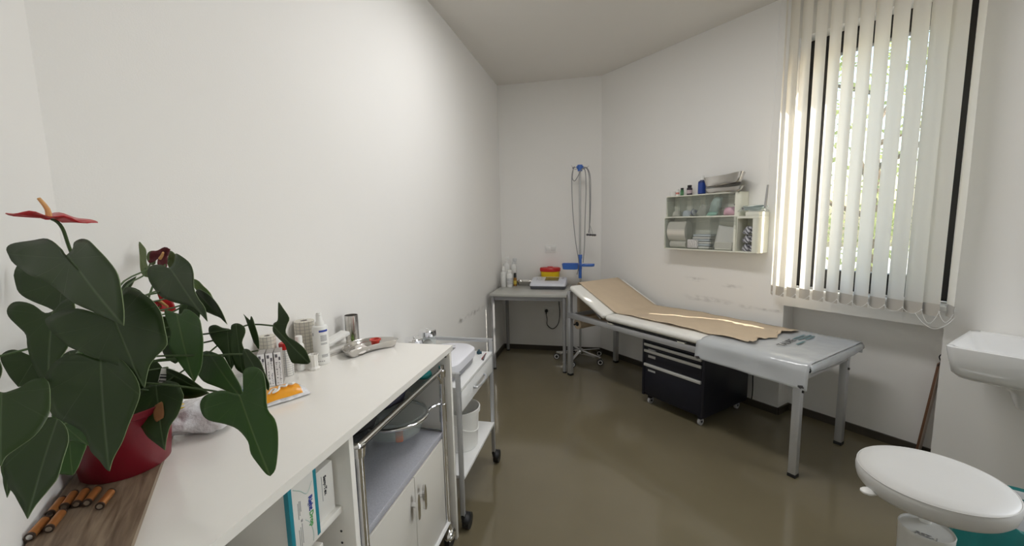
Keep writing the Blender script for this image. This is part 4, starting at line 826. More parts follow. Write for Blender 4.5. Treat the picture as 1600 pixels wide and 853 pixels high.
LEAVES=[
((-0.740,0.439,1.409),(0.821,-0.239,-0.519),(0.571,0.332,0.751),0,[(-0.019,-0.005),(-0.042,-0.003),(-0.072,-0.009),(-0.092,-0.025),(-0.113,-0.047),(-0.114,-0.058),(-0.099,-0.062),(-0.079,-0.064),(-0.042,-0.056),(-0.006,-0.043),(0.037,-0.035),(0.069,-0.028),(0.109,-0.015),(0.133,-0.007),(0.155,0.000),(0.141,0.013),(0.117,0.028),(0.092,0.038),(0.060,0.040),(0.035,0.040),(0.007,0.038),(-0.013,0.030),(-0.022,0.018),(-0.015,0.010)]),
((-0.711,0.463,1.313),(0.682,-0.276,-0.677),(0.707,0.487,0.513),0,[(-0.013,-0.005),(-0.035,-0.019),(-0.056,-0.036),(-0.067,-0.056),(-0.068,-0.073),(-0.063,-0.078),(-0.046,-0.075),(-0.019,-0.068),(-0.001,-0.062),(0.021,-0.048),(0.044,-0.034),(0.060,-0.022),(0.081,-0.011),(0.099,-0.006),(0.120,0.000),(0.109,0.007),(0.095,0.018),(0.089,0.031),(0.086,0.044),(0.080,0.052),(0.059,0.057),(0.036,0.060),(0.014,0.059),(-0.008,0.054),(-0.029,0.044),(-0.046,0.035),(-0.045,0.025),(-0.026,0.014),(-0.011,0.006)]),
((-0.852,0.470,1.318),(0.418,-0.397,-0.817),(0.842,0.506,0.185),0,[(-0.008,-0.009),(-0.025,-0.023),(-0.034,-0.036),(-0.036,-0.048),(-0.026,-0.053),(-0.011,-0.050),(0.007,-0.040),(0.025,-0.029),(0.048,-0.025),(0.076,-0.019),(0.099,-0.010),(0.114,-0.000),(0.099,0.005),(0.078,0.013),(0.062,0.023),(0.039,0.030),(0.012,0.033),(-0.012,0.030),(-0.025,0.021),(-0.021,0.010),(-0.010,0.003)]),
((-0.944,0.543,1.361),(0.189,-0.346,-0.919),(0.949,0.303,0.081),0,[(-0.010,-0.008),(-0.034,-0.035),(-0.044,-0.069),(-0.027,-0.076),(0.001,-0.071),(0.020,-0.058),(0.033,-0.040),(0.045,-0.018),(0.058,-0.000),(0.048,0.014),(0.026,0.016),(0.007,0.007)]),
((-0.927,0.481,1.239),(0.030,-0.588,-0.808),(0.888,0.386,-0.249),0,[(-0.008,-0.018),(-0.011,-0.032),(-0.006,-0.041),(0.003,-0.043),(0.016,-0.033),(0.031,-0.018),(0.045,0.000),(0.039,0.012),(0.032,0.021),(0.016,0.022),(0.002,0.011)]),
((-0.909,0.423,1.261),(0.126,-0.097,-0.987),(0.968,0.231,0.101),0,[(-0.006,0.004),(-0.002,0.012),(0.007,0.018),(0.022,0.017),(0.033,0.011),(0.039,-0.000),(0.028,-0.013),(0.008,-0.011)]),
((-0.705,0.433,1.259),(0.430,-0.342,-0.836),(0.883,0.351,0.310),0,[(-0.013,-0.007),(-0.028,-0.027),(-0.029,-0.049),(-0.015,-0.063),(0.007,-0.068),(0.030,-0.067),(0.048,-0.063),(0.060,-0.051),(0.074,-0.036),(0.087,-0.026),(0.101,-0.022),(0.116,-0.019),(0.131,-0.010),(0.144,-0.004),(0.149,0.000),(0.138,0.005),(0.129,0.012),(0.118,0.022),(0.100,0.032),(0.082,0.043),(0.063,0.052),(0.039,0.050),(0.013,0.037),(-0.004,0.021),(-0.005,0.007)]),
((-0.672,0.316,1.266),(0.579,-0.398,-0.712),(0.663,0.737,0.127),0,[(-0.007,-0.003),(-0.022,-0.014),(-0.016,-0.028),(0.013,-0.030),(0.047,-0.021),(0.071,-0.009),(0.084,0.000),(0.075,0.004),(0.069,0.014),(0.062,0.026),(0.050,0.035),(0.036,0.040),(0.011,0.040),(-0.006,0.036),(-0.009,0.025),(-0.003,0.014),(-0.002,0.004)]),
((-0.812,0.435,1.167),(0.363,-0.563,-0.743),(0.911,0.380,0.158),0,[(-0.005,-0.008),(-0.002,-0.026),(0.013,-0.042),(0.034,-0.049),(0.059,-0.046),(0.086,-0.035),(0.101,-0.022),(0.135,0.000),(0.120,0.006),(0.102,0.020),(0.089,0.028),(0.063,0.029),(0.040,0.027),(0.014,0.015)]),
((-0.920,0.430,1.099),(0.550,-0.444,-0.707),(0.801,0.520,0.297),0,[(-0.002,-0.004),(0.014,-0.009),(0.041,-0.005),(0.066,0.000),(0.056,0.004),(0.038,0.007),(0.016,0.005)]),
((-1.025,0.563,1.044),(0.631,-0.420,-0.652),(0.761,0.501,0.413),1,[(0.001,-0.007),(-0.003,0.002),(0.006,0.017),(0.029,0.029),(0.049,0.020),(0.067,0.010),(0.076,-0.000),(0.066,-0.014),(0.057,-0.021),(0.032,-0.012)]),
((-1.023,0.550,1.092),(0.903,-0.134,-0.408),(0.429,0.288,0.856),1,[(-0.020,-0.002),(-0.000,0.007),(0.036,0.014),(0.066,0.016),(0.096,-0.000),(0.067,-0.007),(0.045,-0.017),(0.013,-0.013)]),
((-0.976,0.695,1.087),(0.655,-0.489,-0.576),(0.756,0.436,0.488),0,[(-0.029,-0.005),(-0.036,-0.026),(-0.017,-0.049),(0.006,-0.053),(0.044,-0.044),(0.089,-0.030),(0.118,-0.016),(0.147,0.000),(0.124,0.007),(0.101,0.019),(0.087,0.039),(0.061,0.056),(0.046,0.059),(0.012,0.050),(-0.015,0.026),(-0.019,0.009)]),
((-1.011,0.792,1.342),(0.779,-0.302,-0.550),(0.627,0.343,0.699),0,[(-0.029,-0.002),(-0.056,-0.013),(-0.072,-0.030),(-0.067,-0.043),(-0.035,-0.054),(0.006,-0.055),(0.038,-0.047),(0.074,-0.032),(0.115,-0.008),(0.142,-0.003),(0.178,0.000),(0.146,0.014),(0.114,0.015),(0.082,0.021),(0.049,0.039),(0.015,0.045),(-0.017,0.041),(-0.043,0.032),(-0.029,0.019)]),
((-0.951,0.741,1.246),(0.597,-0.388,-0.702),(0.802,0.310,0.511),1,[(-0.022,-0.005),(-0.039,-0.019),(-0.037,-0.026),(-0.005,-0.025),(0.025,-0.021),(0.054,-0.030),(0.083,-0.026),(0.124,-0.014),(0.167,0.000),(0.148,0.023),(0.118,0.039),(0.091,0.050),(0.062,0.053),(0.032,0.049),(0.003,0.036),(-0.012,0.022),(-0.007,0.011)]),
((-0.995,0.830,1.292),(0.841,-0.289,-0.456),(0.535,0.324,0.780),0,[(-0.001,-0.004),(0.001,0.009),(0.034,0.017),(0.080,0.020),(0.114,0.013),(0.147,0.000),(0.122,0.000),(0.087,-0.010),(0.053,-0.018),(0.020,-0.014)]),
((-1.057,0.881,1.310),(0.782,-0.206,-0.588),(0.623,0.289,0.727),2,[(-0.005,-0.004),(-0.006,0.004),(0.020,0.010),(0.061,0.011),(0.101,0.000),(0.088,-0.004),(0.047,-0.010),(0.014,-0.010)]),
((-0.866,0.785,1.198),(0.542,-0.520,-0.660),(0.830,0.453,0.324),0,[(-0.028,-0.010),(-0.043,-0.024),(-0.042,-0.037),(-0.024,-0.039),(0.005,-0.030),(0.035,-0.017),(0.061,-0.009),(0.093,0.000),(0.075,0.012),(0.046,0.016),(0.017,0.012),(-0.012,0.009)]),
((-0.876,0.747,1.157),(0.840,-0.404,-0.362),(0.489,0.276,0.827),1,[(-0.031,-0.001),(-0.041,-0.022),(-0.023,-0.043),(0.015,-0.048),(0.068,-0.031),(0.118,-0.014),(0.170,0.000),(0.144,0.014),(0.106,0.021),(0.066,0.023),(0.027,0.021)]),
((-0.682,0.631,1.121),(0.655,-0.381,-0.652),(0.755,0.298,0.584),1,[(-0.021,-0.008),(-0.039,-0.023),(-0.050,-0.040),(-0.057,-0.063),(-0.047,-0.076),(-0.025,-0.076),(-0.001,-0.065),(0.023,-0.043),(0.050,-0.023),(0.082,-0.013),(0.106,-0.016),(0.132,-0.011),(0.154,-0.005),(0.162,-0.000),(0.158,0.014),(0.134,0.032),(0.105,0.045),(0.080,0.049),(0.055,0.045),(0.021,0.057),(-0.005,0.062),(-0.027,0.058),(-0.044,0.045),(-0.049,0.026),(-0.026,0.015),(-0.010,0.007)]),
((-0.729,0.701,1.187),(0.730,-0.321,-0.604),(0.684,0.345,0.643),0,[(-0.013,-0.004),(-0.007,0.007),(0.010,0.012),(0.032,0.016),(0.055,0.015),(0.090,0.009),(0.101,-0.000),(0.076,-0.008),(0.051,-0.016),(0.024,-0.017)]),
((-0.828,0.776,1.217),(0.356,-0.325,-0.876),(0.918,0.297,0.263),0,[(-0.013,-0.011),(-0.013,0.004),(-0.001,0.017),(0.015,0.018),(0.035,0.008),(0.059,0.014),(0.089,0.012),(0.105,-0.000),(0.088,-0.013),(0.057,-0.018),(0.027,-0.018),(0.005,-0.014)]),
((-0.790,0.788,1.164),(-0.528,0.201,0.825),(-0.838,-0.277,-0.470),0,[(0.013,-0.002),(0.055,-0.002),(0.077,-0.001),(0.098,-0.001),(0.084,-0.007),(0.076,-0.011),(0.083,-0.017),(0.062,-0.020),(0.030,-0.016),(0.002,-0.006)]),
((-0.768,0.820,1.216),(0.827,-0.298,-0.477),(0.557,0.314,0.769),0,[(-0.004,0.003),(0.001,0.016),(-0.016,0.034),(-0.028,0.049),(-0.005,0.047),(0.026,0.040),(0.033,0.025),(0.043,0.010),(0.067,0.008),(0.094,0.015),(0.121,0.015),(0.147,0.004),(0.144,-0.005),(0.125,-0.018),(0.108,-0.026),(0.089,-0.012),(0.061,-0.010),(0.034,-0.011),(0.010,-0.010)]),
((-1.010,0.743,1.121),(0.957,-0.199,-0.212),(0.247,0.174,0.953),0,[(-0.005,-0.000),(0.007,0.007),(0.062,0.013),(0.113,0.008),(0.160,0.000),(0.126,-0.023),(0.084,-0.038),(0.042,-0.038),(0.010,-0.023)]),
((-1.061,0.806,1.221),(0.490,-0.380,-0.785),(0.858,0.368,0.357),0,[(-0.014,-0.022),(-0.011,0.001),(0.012,0.015),(0.061,0.022),(0.108,0.012),(0.115,-0.001),(0.078,-0.023)]),
((-1.194,0.856,1.377),(0.595,-0.269,-0.757),(0.797,0.322,0.512),3,[(-0.047,0.009),(-0.025,0.017),(-0.002,0.019),(0.024,0.009),(0.055,0.009),(0.066,0.000),(0.053,-0.011),(0.027,-0.010),(-0.006,-0.002)]),
((-1.207,0.888,1.390),(0.428,-0.265,-0.864),(0.889,0.297,0.349),3,[(0.002,-0.004),(0.002,0.010),(0.021,0.016),(0.041,0.009),(0.040,-0.002),(0.019,-0.010)]),
((-1.145,0.896,1.342),(-0.138,0.095,0.986),(-0.966,-0.232,-0.113),3,[(0.051,0.003),(0.046,-0.006),(0.033,-0.013),(0.008,-0.008),(-0.003,0.004),(0.016,0.012)]),
((-1.192,0.808,1.300),(0.742,0.032,0.669),(-0.665,-0.089,0.742),0,[(0.001,0.010),(0.019,0.009),(0.034,0.005),(0.050,-0.000),(0.032,-0.006),(0.013,-0.007),(-0.007,-0.003),(-0.010,0.007)]),
((-1.062,0.745,1.148),(0.274,-0.555,-0.785),(0.904,0.427,0.014),0,[(0.020,-0.021),(0.000,0.003),(0.032,0.041),(0.067,0.041),(0.085,0.018),(0.060,-0.015)]),
((-1.032,0.588,1.210),(0.632,-0.250,-0.733),(0.767,0.339,0.546),0,[(0.004,-0.043),(-0.005,0.002),(0.033,0.045),(0.070,0.047),(0.094,0.026),(0.078,-0.017),(0.042,-0.043)]),
((-1.033,0.839,1.267),(0.059,-0.473,-0.879),(0.948,0.301,-0.098),0,[(0.001,-0.018),(-0.010,0.000),(0.012,0.031),(0.056,0.040),(0.085,0.024),(0.067,-0.005)]),
((-1.152,0.786,1.307),(0.413,-0.278,-0.867),(0.894,0.305,0.328),0,[(0.002,-0.016),(-0.000,0.008),(0.033,0.040),(0.089,0.051),(0.128,0.022),(0.108,-0.006),(0.061,-0.021)]),
]
SKY,SUN,SIDE_FILL,CEIL_FILL,EXPO=1.35,20.,54.,33.,-.68
# ================================================================== CHROME TROLLEY under the counter
tr=thing('instrument_trolley','chrome framed instrument trolley with grey speckled top and two doors, parked under the counter','trolley',(-.865,1.296,0))
T=lambda x,y,z:(x+.865,y-1.296,z)
XF,XB,YA,YB=-.682,-1.05,.990,1.607
for x in (XF,XB):
    for y in (YA,YB):
        b=MB(); b.cyl(T(x,y,.105),T(x,y,.80 if y<1.2 else .848),.0125,n=20); p=b.build('post',chrome,tr)
        b=MB(); b.cyl(T(x,y,.795),T(x,y,.825),.017,.020,n=20); b.build('post_collar',chrome,p)
b=MB()
loop=[T(XF,YA+.0,.826),T(XF+.004,YA+.10,.826),T(XF+.004,YB-.09,.826),T(XF,YB-.01,.828)]
b.tube([T(XB,YA,.826),T(XB+.05,YA-.015,.826),T(XF-.05,YA-.015,.826),T(XF-.012,YA-.008,.826),T(XF,YA+.012,.826),T(XF,YA+.10,.826),T(XF,YB-.06,.826),T(XF,YB-.015,.826)],.0095,10,smooth=5)
b.tube([T(XB,YA,.826),T(XB,YB,.826)],.0095,10); b.build('top_rail',chrome,tr)
b=MB(); b.tube([T(XF,YB-.055,.822),T(XF,YB-.02,.79),T(XF,YB-.012,.77)],.005,8); b.build('rail_brace',chrome,tr)
b=MB(); b.box(T(XB+.01,YA+.01,.797),T(XF-.012,YB-.012,.803),.001); b.build('glass_shelf',darkglass,tr)
b=MB(); b.box(T(XB-.01,YA-.01,.522),T(XF-.005,YB+.012,.548),.003); b.build('worktop',speck,tr)
b=MB(); b.box(T(XB,YA+.0,.125),T(XF-.02,YA+.018,.522),.001); b.box(T(XB,YB-.018,.125),T(XF-.02,YB,.522),.001); b.box(T(XB,YA+.018,.125),T(XB+.015,YB-.018,.522),.001); b.box(T(XB,YA,.105),T(XF-.0,YB,.125),.001); b.build('carcass',white,tr)
YM=1.315
for i,(y0,y1,yh) in enumerate(((YA+.018,YM-.0015,YM-.028),(YM+.0015,YB-.016,YM+.028))):
    b=MB(); b.box(T(XF-.02,y0,.13),T(XF-.001,y1,.519),.0015); d=b.build('door',door_m,tr)
    b=MB(); b.cyl(T(XF-.002,yh,.432),T(XF+.022,yh,.432),.010,n=14)
    b.loft([[T(XF+.018+dx,yh+sx*w,z) for dx,sx in ((0,-1),(.009,-1),(.009,1),(0,1))] for z,w in ((.375,.004),(.385,.009),(.425,.011),(.455,.009),(.475,.004))]); b.build('handle',chrome,d)
b=MB(); b.tube([T(XF+.002,YA,.116),T(XF+.002,YB,.116)],.011,8); b.build('bottom_rail',whitemetal,tr)
b=MB(); b.tube([T(XF,YB+.0,.553),T(XF-.16,YB,.553)],.004,6); b.build('edge_rail',chrome,tr)
for x in (XF+.006,XB):
    for y in (YA,YB):
        b=MB(); b.cyl(T(x-.011,y,.040),T(x+.011,y,.040),.040,n=24); c=b.build('caster',black,tr)
        b=MB(); b.sph(T(x,y,.058),.040,(.62,1,.75),18); b.cyl(T(x,y,.08),T(x,y,.115),.012,n=14); b.build('caster_hood',chrome,c)
# swing ring with glass bowl
b=MB(); cr=Vector(T(-.846,1.486,.668)); RR=.135
b.tube([cr+Vector((RR*math.cos(a),RR*math.sin(a),0)) for a in [k*2*PI/40 for k in range(40)]],.008,10,closed=True)
a0=math.atan2(1.486-1.486+.075,.12)
b.tube([cr+Vector((RR*math.cos(.45),RR*math.sin(.45),0)),T(-.712,1.565,.676),T(-.695,1.597,.676),T(XF,YB,.668)],.006,8,smooth=5); b.cyl(T(XF,YB,.595),T(XF,YB,.675),.0165,n=18); b.build('bowl_ring',chrome,tr)
t=thing('glass_bowl','clear glass bowl hanging in the chrome ring of the trolley','bowl',(-.846,1.486,.59))
b=MB(); b.lathe([(0,0),(.085,0),(.105,.012),(.118,.05),(.1235,.079),(.130,.088),(.1315,.091),(.120,.089),(.113,.05),(.10,.016),(.082,.005),(0,.005)],n=40); b.build('bowl',mat('bowl_glass',(.78,.85,.82),.04,alpha_mix=.82,spec=1.),t)
b=MB(); b.box((.02,-.045,.0),(.05,.02,.03),.006); o=b.build('sponge',mat('orange_sponge',(.50,.16,.08),.7),loc=(-.835,1.425,.5965),rotz=.5); tag(o,'orange-red block lying in the glass bowl','sponge')
# things on the glass shelf
def blob(name,lb,cat,loc,sx,sy,sz,m,seed):
    b=MB(); b.sph((0,0,sz),1.,(sx,sy,sz),20); o=b.build(name,m,loc=loc)
    for v in o.data.vertices:
        v.co+=noise.noise_vector(v.co*22+Vector((seed,0,0)))*.010
        v.co.z=max(v.co.z,.0005)
    return tag(o,lb,cat)
blob('cloth_bundle','black cloth bundle on the trolley shelf, nearest the viewer','bundle',(-.785,1.115,.8035),.08,.085,.026,mat('black_cloth',(.012,.012,.014),.7),1)
blob('cuff_bundle','rolled navy cuff on the trolley shelf behind the black bundle','bundle',(-.755,1.305,.8035),.05,.085,.024,cloth_navy,2)
blob('teal_pouch','teal pouch at the far end of the trolley shelf','pouch',(-.755,1.545,.8035),.055,.042,.022,teal,3)
# ================================================================== WHITE CART
ct=thing('equipment_cart','white enamelled cart with one drawer and a bottom shelf beyond the counter','cart',(-.87,1.99,0))
Cc=lambda x,y,z:(x+.87,y-1.99,z)
cx0,cx1,cy0,cy1=-1.10,-.648,1.712,2.27
for x in (cx0,cx1):
    for y in (cy0,cy1):
        b=MB(); b.box(Cc(x-.010,y-.010,.075),Cc(x+.010,y+.010,.775),.002); l=b.build('leg',alu,ct)
        b=MB(); b.cyl(Cc(x-.002,y+.02,.037),Cc(x+.028,y+.02,.037),.037,n=24); c=b.build('caster',black,l)
        b=MB(); b.sph(Cc(x+.012,y+.01,.052),.034,(.7,1,.8),14); b.cyl(Cc(x,y,.06),Cc(x,y,.08),.012,n=12); b.build('caster_hood',black,c)
for y in (cy0,cy1):
    b=MB(); b.box(Cc(cx0+.010,y-.010,.755),Cc(cx1-.010,y+.010,.775),.002); b.build('end_rail',alu,ct)
    b=MB(); b.cyl(Cc(cx1+.0095,y,.765),Cc(cx1+.011,y,.765),.004,n=10); b.build('rail_screw',greyplastic,ct)
b=MB(); b.box(Cc(cx0-.01,cy0+.010,.683),Cc(cx1+.012,cy1-.010,.700),.002); b.build('top_tray',whitemetal,ct)
b=MB(); b.box(Cc(cx0+.01,cy0+.012,.585),Cc(cx1-.012,cy0+.02,.682),.001); b.box(Cc(cx0+.01,cy1-.02,.585),Cc(cx1-.012,cy1-.012,.682),.001); b.box(Cc(cx0+.01,cy0+.02,.585),Cc(cx0+.02,cy1-.02,.682),.001); b.build('drawer_housing',whitemetal,ct)
b=MB(); b.box(Cc(cx1-.30,cy0+.022,.592),Cc(cx1-.008,cy1-.022,.600),.001); b.box(Cc(cx1-.008,cy0+.014,.582),Cc(cx1+.010,cy1-.014,.680),.003); dr=b.build('drawer',whitemetal,ct)
b=MB(); b.tube([Cc(cx1+.010,1.90,.632),Cc(cx1+.028,1.915,.630),Cc(cx1+.036,1.99,.628),Cc(cx1+.028,2.065,.630),Cc(cx1+.010,2.08,.632)],.0065,8,smooth=5); b.build('drawer_handle',alu,dr)
b=MB(); b.box(Cc(cx0-.01,cy0+.010,.252),Cc(cx1+.012,cy1-.010,.268),.002); b.build('bottom_shelf',whitemetal,ct)
# bucket
bk=thing('bucket','white plastic bucket with lid rim on the bottom shelf of the cart','bucket',(-.752,1.99,.269))
b=MB(); b.lathe([(0,0),(.088,0),(.092,.004),(.104,.190),(.111,.192),(.112,.212),(.106,.214),(.102,.200),(.084,.008),(0,.008)],n=36); b.build('tub',whiteplastic,bk)
b=MB(); b.tube([(.10*math.cos(a),.10*math.sin(a),.165-.07*math.sin((a+1.7)/3.4*PI)) for a in [-1.7+k*3.4/16 for k in range(17)]],.003,6); b.build('handle',whiteplastic,bk)
# device
dv=thing('scale_device','white rounded bench device with grey base on the cart','device',(-.79,1.935,.7005))
b=MB(); b.loft([R2(.18,.35,0,.07),R2(.20,.365,.004,.075),R2(.212,.38,.040,.08)]); b.build('base',mat('mid_grey_plastic',(.22,.22,.235),.4),dv)
b=MB(); b.loft([R2(.228,.395,.040,.09),R2(.232,.40,.055,.092),R2(.226,.393,.078,.09),R2(.205,.37,.086,.082)]); b.build('upper_shell',mat('pale_white_shell',(.76,.77,.83),.3),dv)
b=MB(); b.box((-.085,-.05,.0855),(.015,.10,.0875),.001); b.build('dark_window',mat('grey_window',(.14,.14,.14),.3),dv)
b=MB(); b.box((-.05,.13,.0855),(.0,.145,.087),.001); b.build('button',lightgrey,dv)
t=thing('tube_clip','small dark teal clip on the cart beside the white device','clip',(-.70,2.205,.7005)); b=MB(); b.cyl((-.014,0,.008),(.014,.008,.008),.008,n=14); b.box((-.005,-.008,0),(.005,.008,.026),.002); b.build('clip_body',mat('dark_teal',(.02,.07,.10),.4),t)
for k,(m_,lb) in enumerate(((mat('dull_red',(.25,.05,.05),.5),'red pen on the cart beside the teal clip'),(greyplastic,'dark pen on the cart by the red pen'))):
    t=thing('pen',lb,'pen',(-.658+.006*k,2.16-.012*k,.7055),1.62+.12*k); b=MB(); b.cyl((-.05,0,0),(.045,0,0),.0035,n=10); b.build('barrel',m_,t); b=MB(); b.cyl((.045,0,0),(.056,0,0),.0035,.001,n=10); b.build('tip',alu,t)
for (x,y,r,h,lb) in ((-.958,2.085,.046,.168,'glass jar with a chrome lid on the cart, the taller-looking of two jars'),(-.972,1.948,.044,.157,'lower glass jar with flat chrome lid on the cart, close behind the counter end')):
    t=thing('swab_jar',lb,'jar',(x,y,.7005))
    b=MB(); b.lathe([(0,0),(r-.002,0),(r,.003),(r,h-.03),(r-.003,h-.03),(r-.003,.005),(0,.005)],n=32); b.build('jar_glass',glass,t)
    b=MB(); b.lathe([(r+.003,h-.034),(r+.003,h-.006),(r-.002,h-.001),(.006,h),(.005,h+.006),(0,h+.007)],n=32); b.build('lid',chrome,t)
    b=MB(); b.sph((0,0,.06),.036,(1,1,1.4),14); o=b.build('cotton_filling',skin_swab,t); crumple(o,.008,30,1)
# ================================================================== SINK
sk=thing('wash_basin','white ceramic wash basin on the wall right of the window','basin',rw(-.205,0,0),RW_ROT)
def rr3(w,d,r,z,cy): return [(x,y+cy,z) for x,y in rrect(w,d,r,6)]
b=MB(); WB=.62
b.loft([rr3(.50,.34,.05,.66,-.20),rr3(.555,.40,.05,.675,-.215),rr3(.585,.435,.045,.70,-.225),rr3(.605,.465,.04,.78,-.2365),rr3(.615,.476,.035,.822,-.239),rr3(.615,.477,.035,.829,-.239),rr3(.606,.468,.033,.833,-.239),rr3(.582,.412,.04,.832,-.258),rr3(.572,.402,.05,.826,-.258),rr3(.53,.365,.08,.76,-.258),rr3(.42,.28,.10,.715,-.25),rr3(.10,.08,.035,.708,-.24)])
b.build('basin_shell',porcelain,sk)
b=MB(); b.loft([rr3(.22,.30,.09,.55,-.152),rr3(.26,.33,.10,.62,-.167),rr3(.36,.35,.11,.668,-.19)]); b.build('trap_cover',porcelain,sk)
b=MB(); b.cyl((0,-.05,.832),(0,-.05,.93),.02,n=20); b.tube([(0,-.05,.92),(0,-.10,.945),(0,-.17,.93)],.011,10,smooth=4); b.tube([(0,-.05,.93),(0,-.06,.965),(0,-.11,.985)],.007,8,smooth=3); b.build('tap',chrome,sk)
# ================================================================== STOOL
sl=thing('swivel_stool','white round padded swivel stool on a white column in the right foreground','stool',(1.042,1.523,0))
b=MB(); b.lathe([(0,.535),(.165,.535),(.180,.539),(.187,.548),(.191,.565),(.192,.580),(.189,.592),(.1855,.5965),(.180,.6005),(.14,.605),(.07,.607),(0,.608)],n=64); b.build('seat',stool_m,sl)
b=MB(); b.tube([(.1885*math.cos(a),.1885*math.sin(a),.5950) for a in [k*2*PI/64 for k in range(64)]],.0016,6,closed=True); b.build('piping',stool_m,sl)
b=MB(); b.cyl((0,0,.52),(0,0,.536),.10,n=32); b.cyl((.022,.040,.405),(.022,.040,.52),.016,n=20); b.build('seat_mount',whiteplastic,sl)
b=MB(); b.lathe([(0,.09),(.058,.09),(.062,.10),(.069,.405),(.070,.412),(.068,.416),(.0665,.412),(.064,.410),(0,.4105)],n=40); co=b.build('column_cover',mat('grey_white_plastic',(.64,.64,.62),.4),sl)
ltx=text('lettering','RSZ-1',.022,greyink,co,(-.022,-.038,.4112),(0,0,-.65),bold=.0005)
b=MB(); b.tube([(-.05,-.0,.527),(-.13,-.018,.529),(-.165,-.025,.532),(-.182,-.027,.538)],.006,8,smooth=4); b.sph((-.188,-.028,.539),.020,(1.2,1.0,.5),14); b.build('height_lever',whiteplastic,sl)
b=MB()
for k in range(5):
    a=2*PI*k/5+.3; d=Vector((math.cos(a),math.sin(a),0)); n=Vector((-d.y,d.x,0))
    b.loft([[d*.03+n*.03+Vector((0,0,.065)),d*.03-n*.03+Vector((0,0,.065)),d*.03-n*.025+Vector((0,0,.105)),d*.03+n*.025+Vector((0,0,.105))],[d*.27+n*.016+Vector((0,0,.06)),d*.27-n*.016+Vector((0,0,.06)),d*.27-n*.013+Vector((0,0,.08)),d*.27+n*.013+Vector((0,0,.08))]])
b.build('star_base',whiteplastic,sl)
for k in range(5):
    a=2*PI*k/5+.3; c=Vector((math.cos(a)*.255,math.sin(a)*.255,0)); b=MB(); b.cyl((c.x-.018,c.y,.027),(c.x-.006,c.y,.027),.027,n=18); b.cyl((c.x+.006,c.y,.027),(c.x+.018,c.y,.027),.027,n=18); b.cyl((c.x-.018,c.y,.03),(c.x+.018,c.y,.03),.01,n=10); b.cyl((c.x,c.y,.03),(c.x,c.y,.068),.008,n=10); b.build('caster',mat('grey_caster',(.2,.2,.2),.4),sl)
# waste bin with teal liner
wbn=thing('waste_bin','waste bin with a turquoise liner bag behind the stool','bin',(1.470,1.70,0))
b=MB(); b.lathe([(0,0),(.13,0),(.135,.005),(.158,.38),(.165,.385),(.16,.39),(.153,.38),(.13,.008),(0,.008)],n=32); b.build('bin_body',lightgrey,wbn)
b=MB()
def lin(u,v):
    a=2*PI*u; 
    if v<.25: r=.150+.022*v/.25*1.0; z=.36+.045*v/.25
    else: t=(v-.25)/.75; r=.172+.026*t+.010*t*math.sin(7*a)+.006*math.sin(13*a+3*t); z=.405-.23*t+.03*t*math.sin(4*a)
    return Vector((r*math.cos(a),r*math.sin(a),z))
b.grid(lin,72,14); bmesh.ops.remove_doubles(b.bm,verts=b.bm.verts,dist=.0005); b.build('liner_bag',bag_teal,wbn,solid=.001)
# leaning board in the niche corner
t=thing('leaning_board','narrow brown board leaning in the right corner of the window niche','board',rw(-.632,-.075,0),RW_ROT)
Mx=Matrix.Translation((-.062,.0,.0))@Matrix.Rotation(math.radians(5.5),4,'Y')
b=MB(); b.box((0,-.012,.004),(.012,.06,.60),.002,M=Mx); b.build('board_edge',wood,t); b=MB(); b.box((.0121,-.010,.005),(.0135,.058,.59),0,M=Mx); b.build('board_face',beige,t)
b=MB(); b.tube([(.0,-.02,.585),(.012,-.022,.61),(.004,-.024,.64),(.014,-.022,.66)],.003,6,smooth=4); b.build('hanging_loop',black,t)
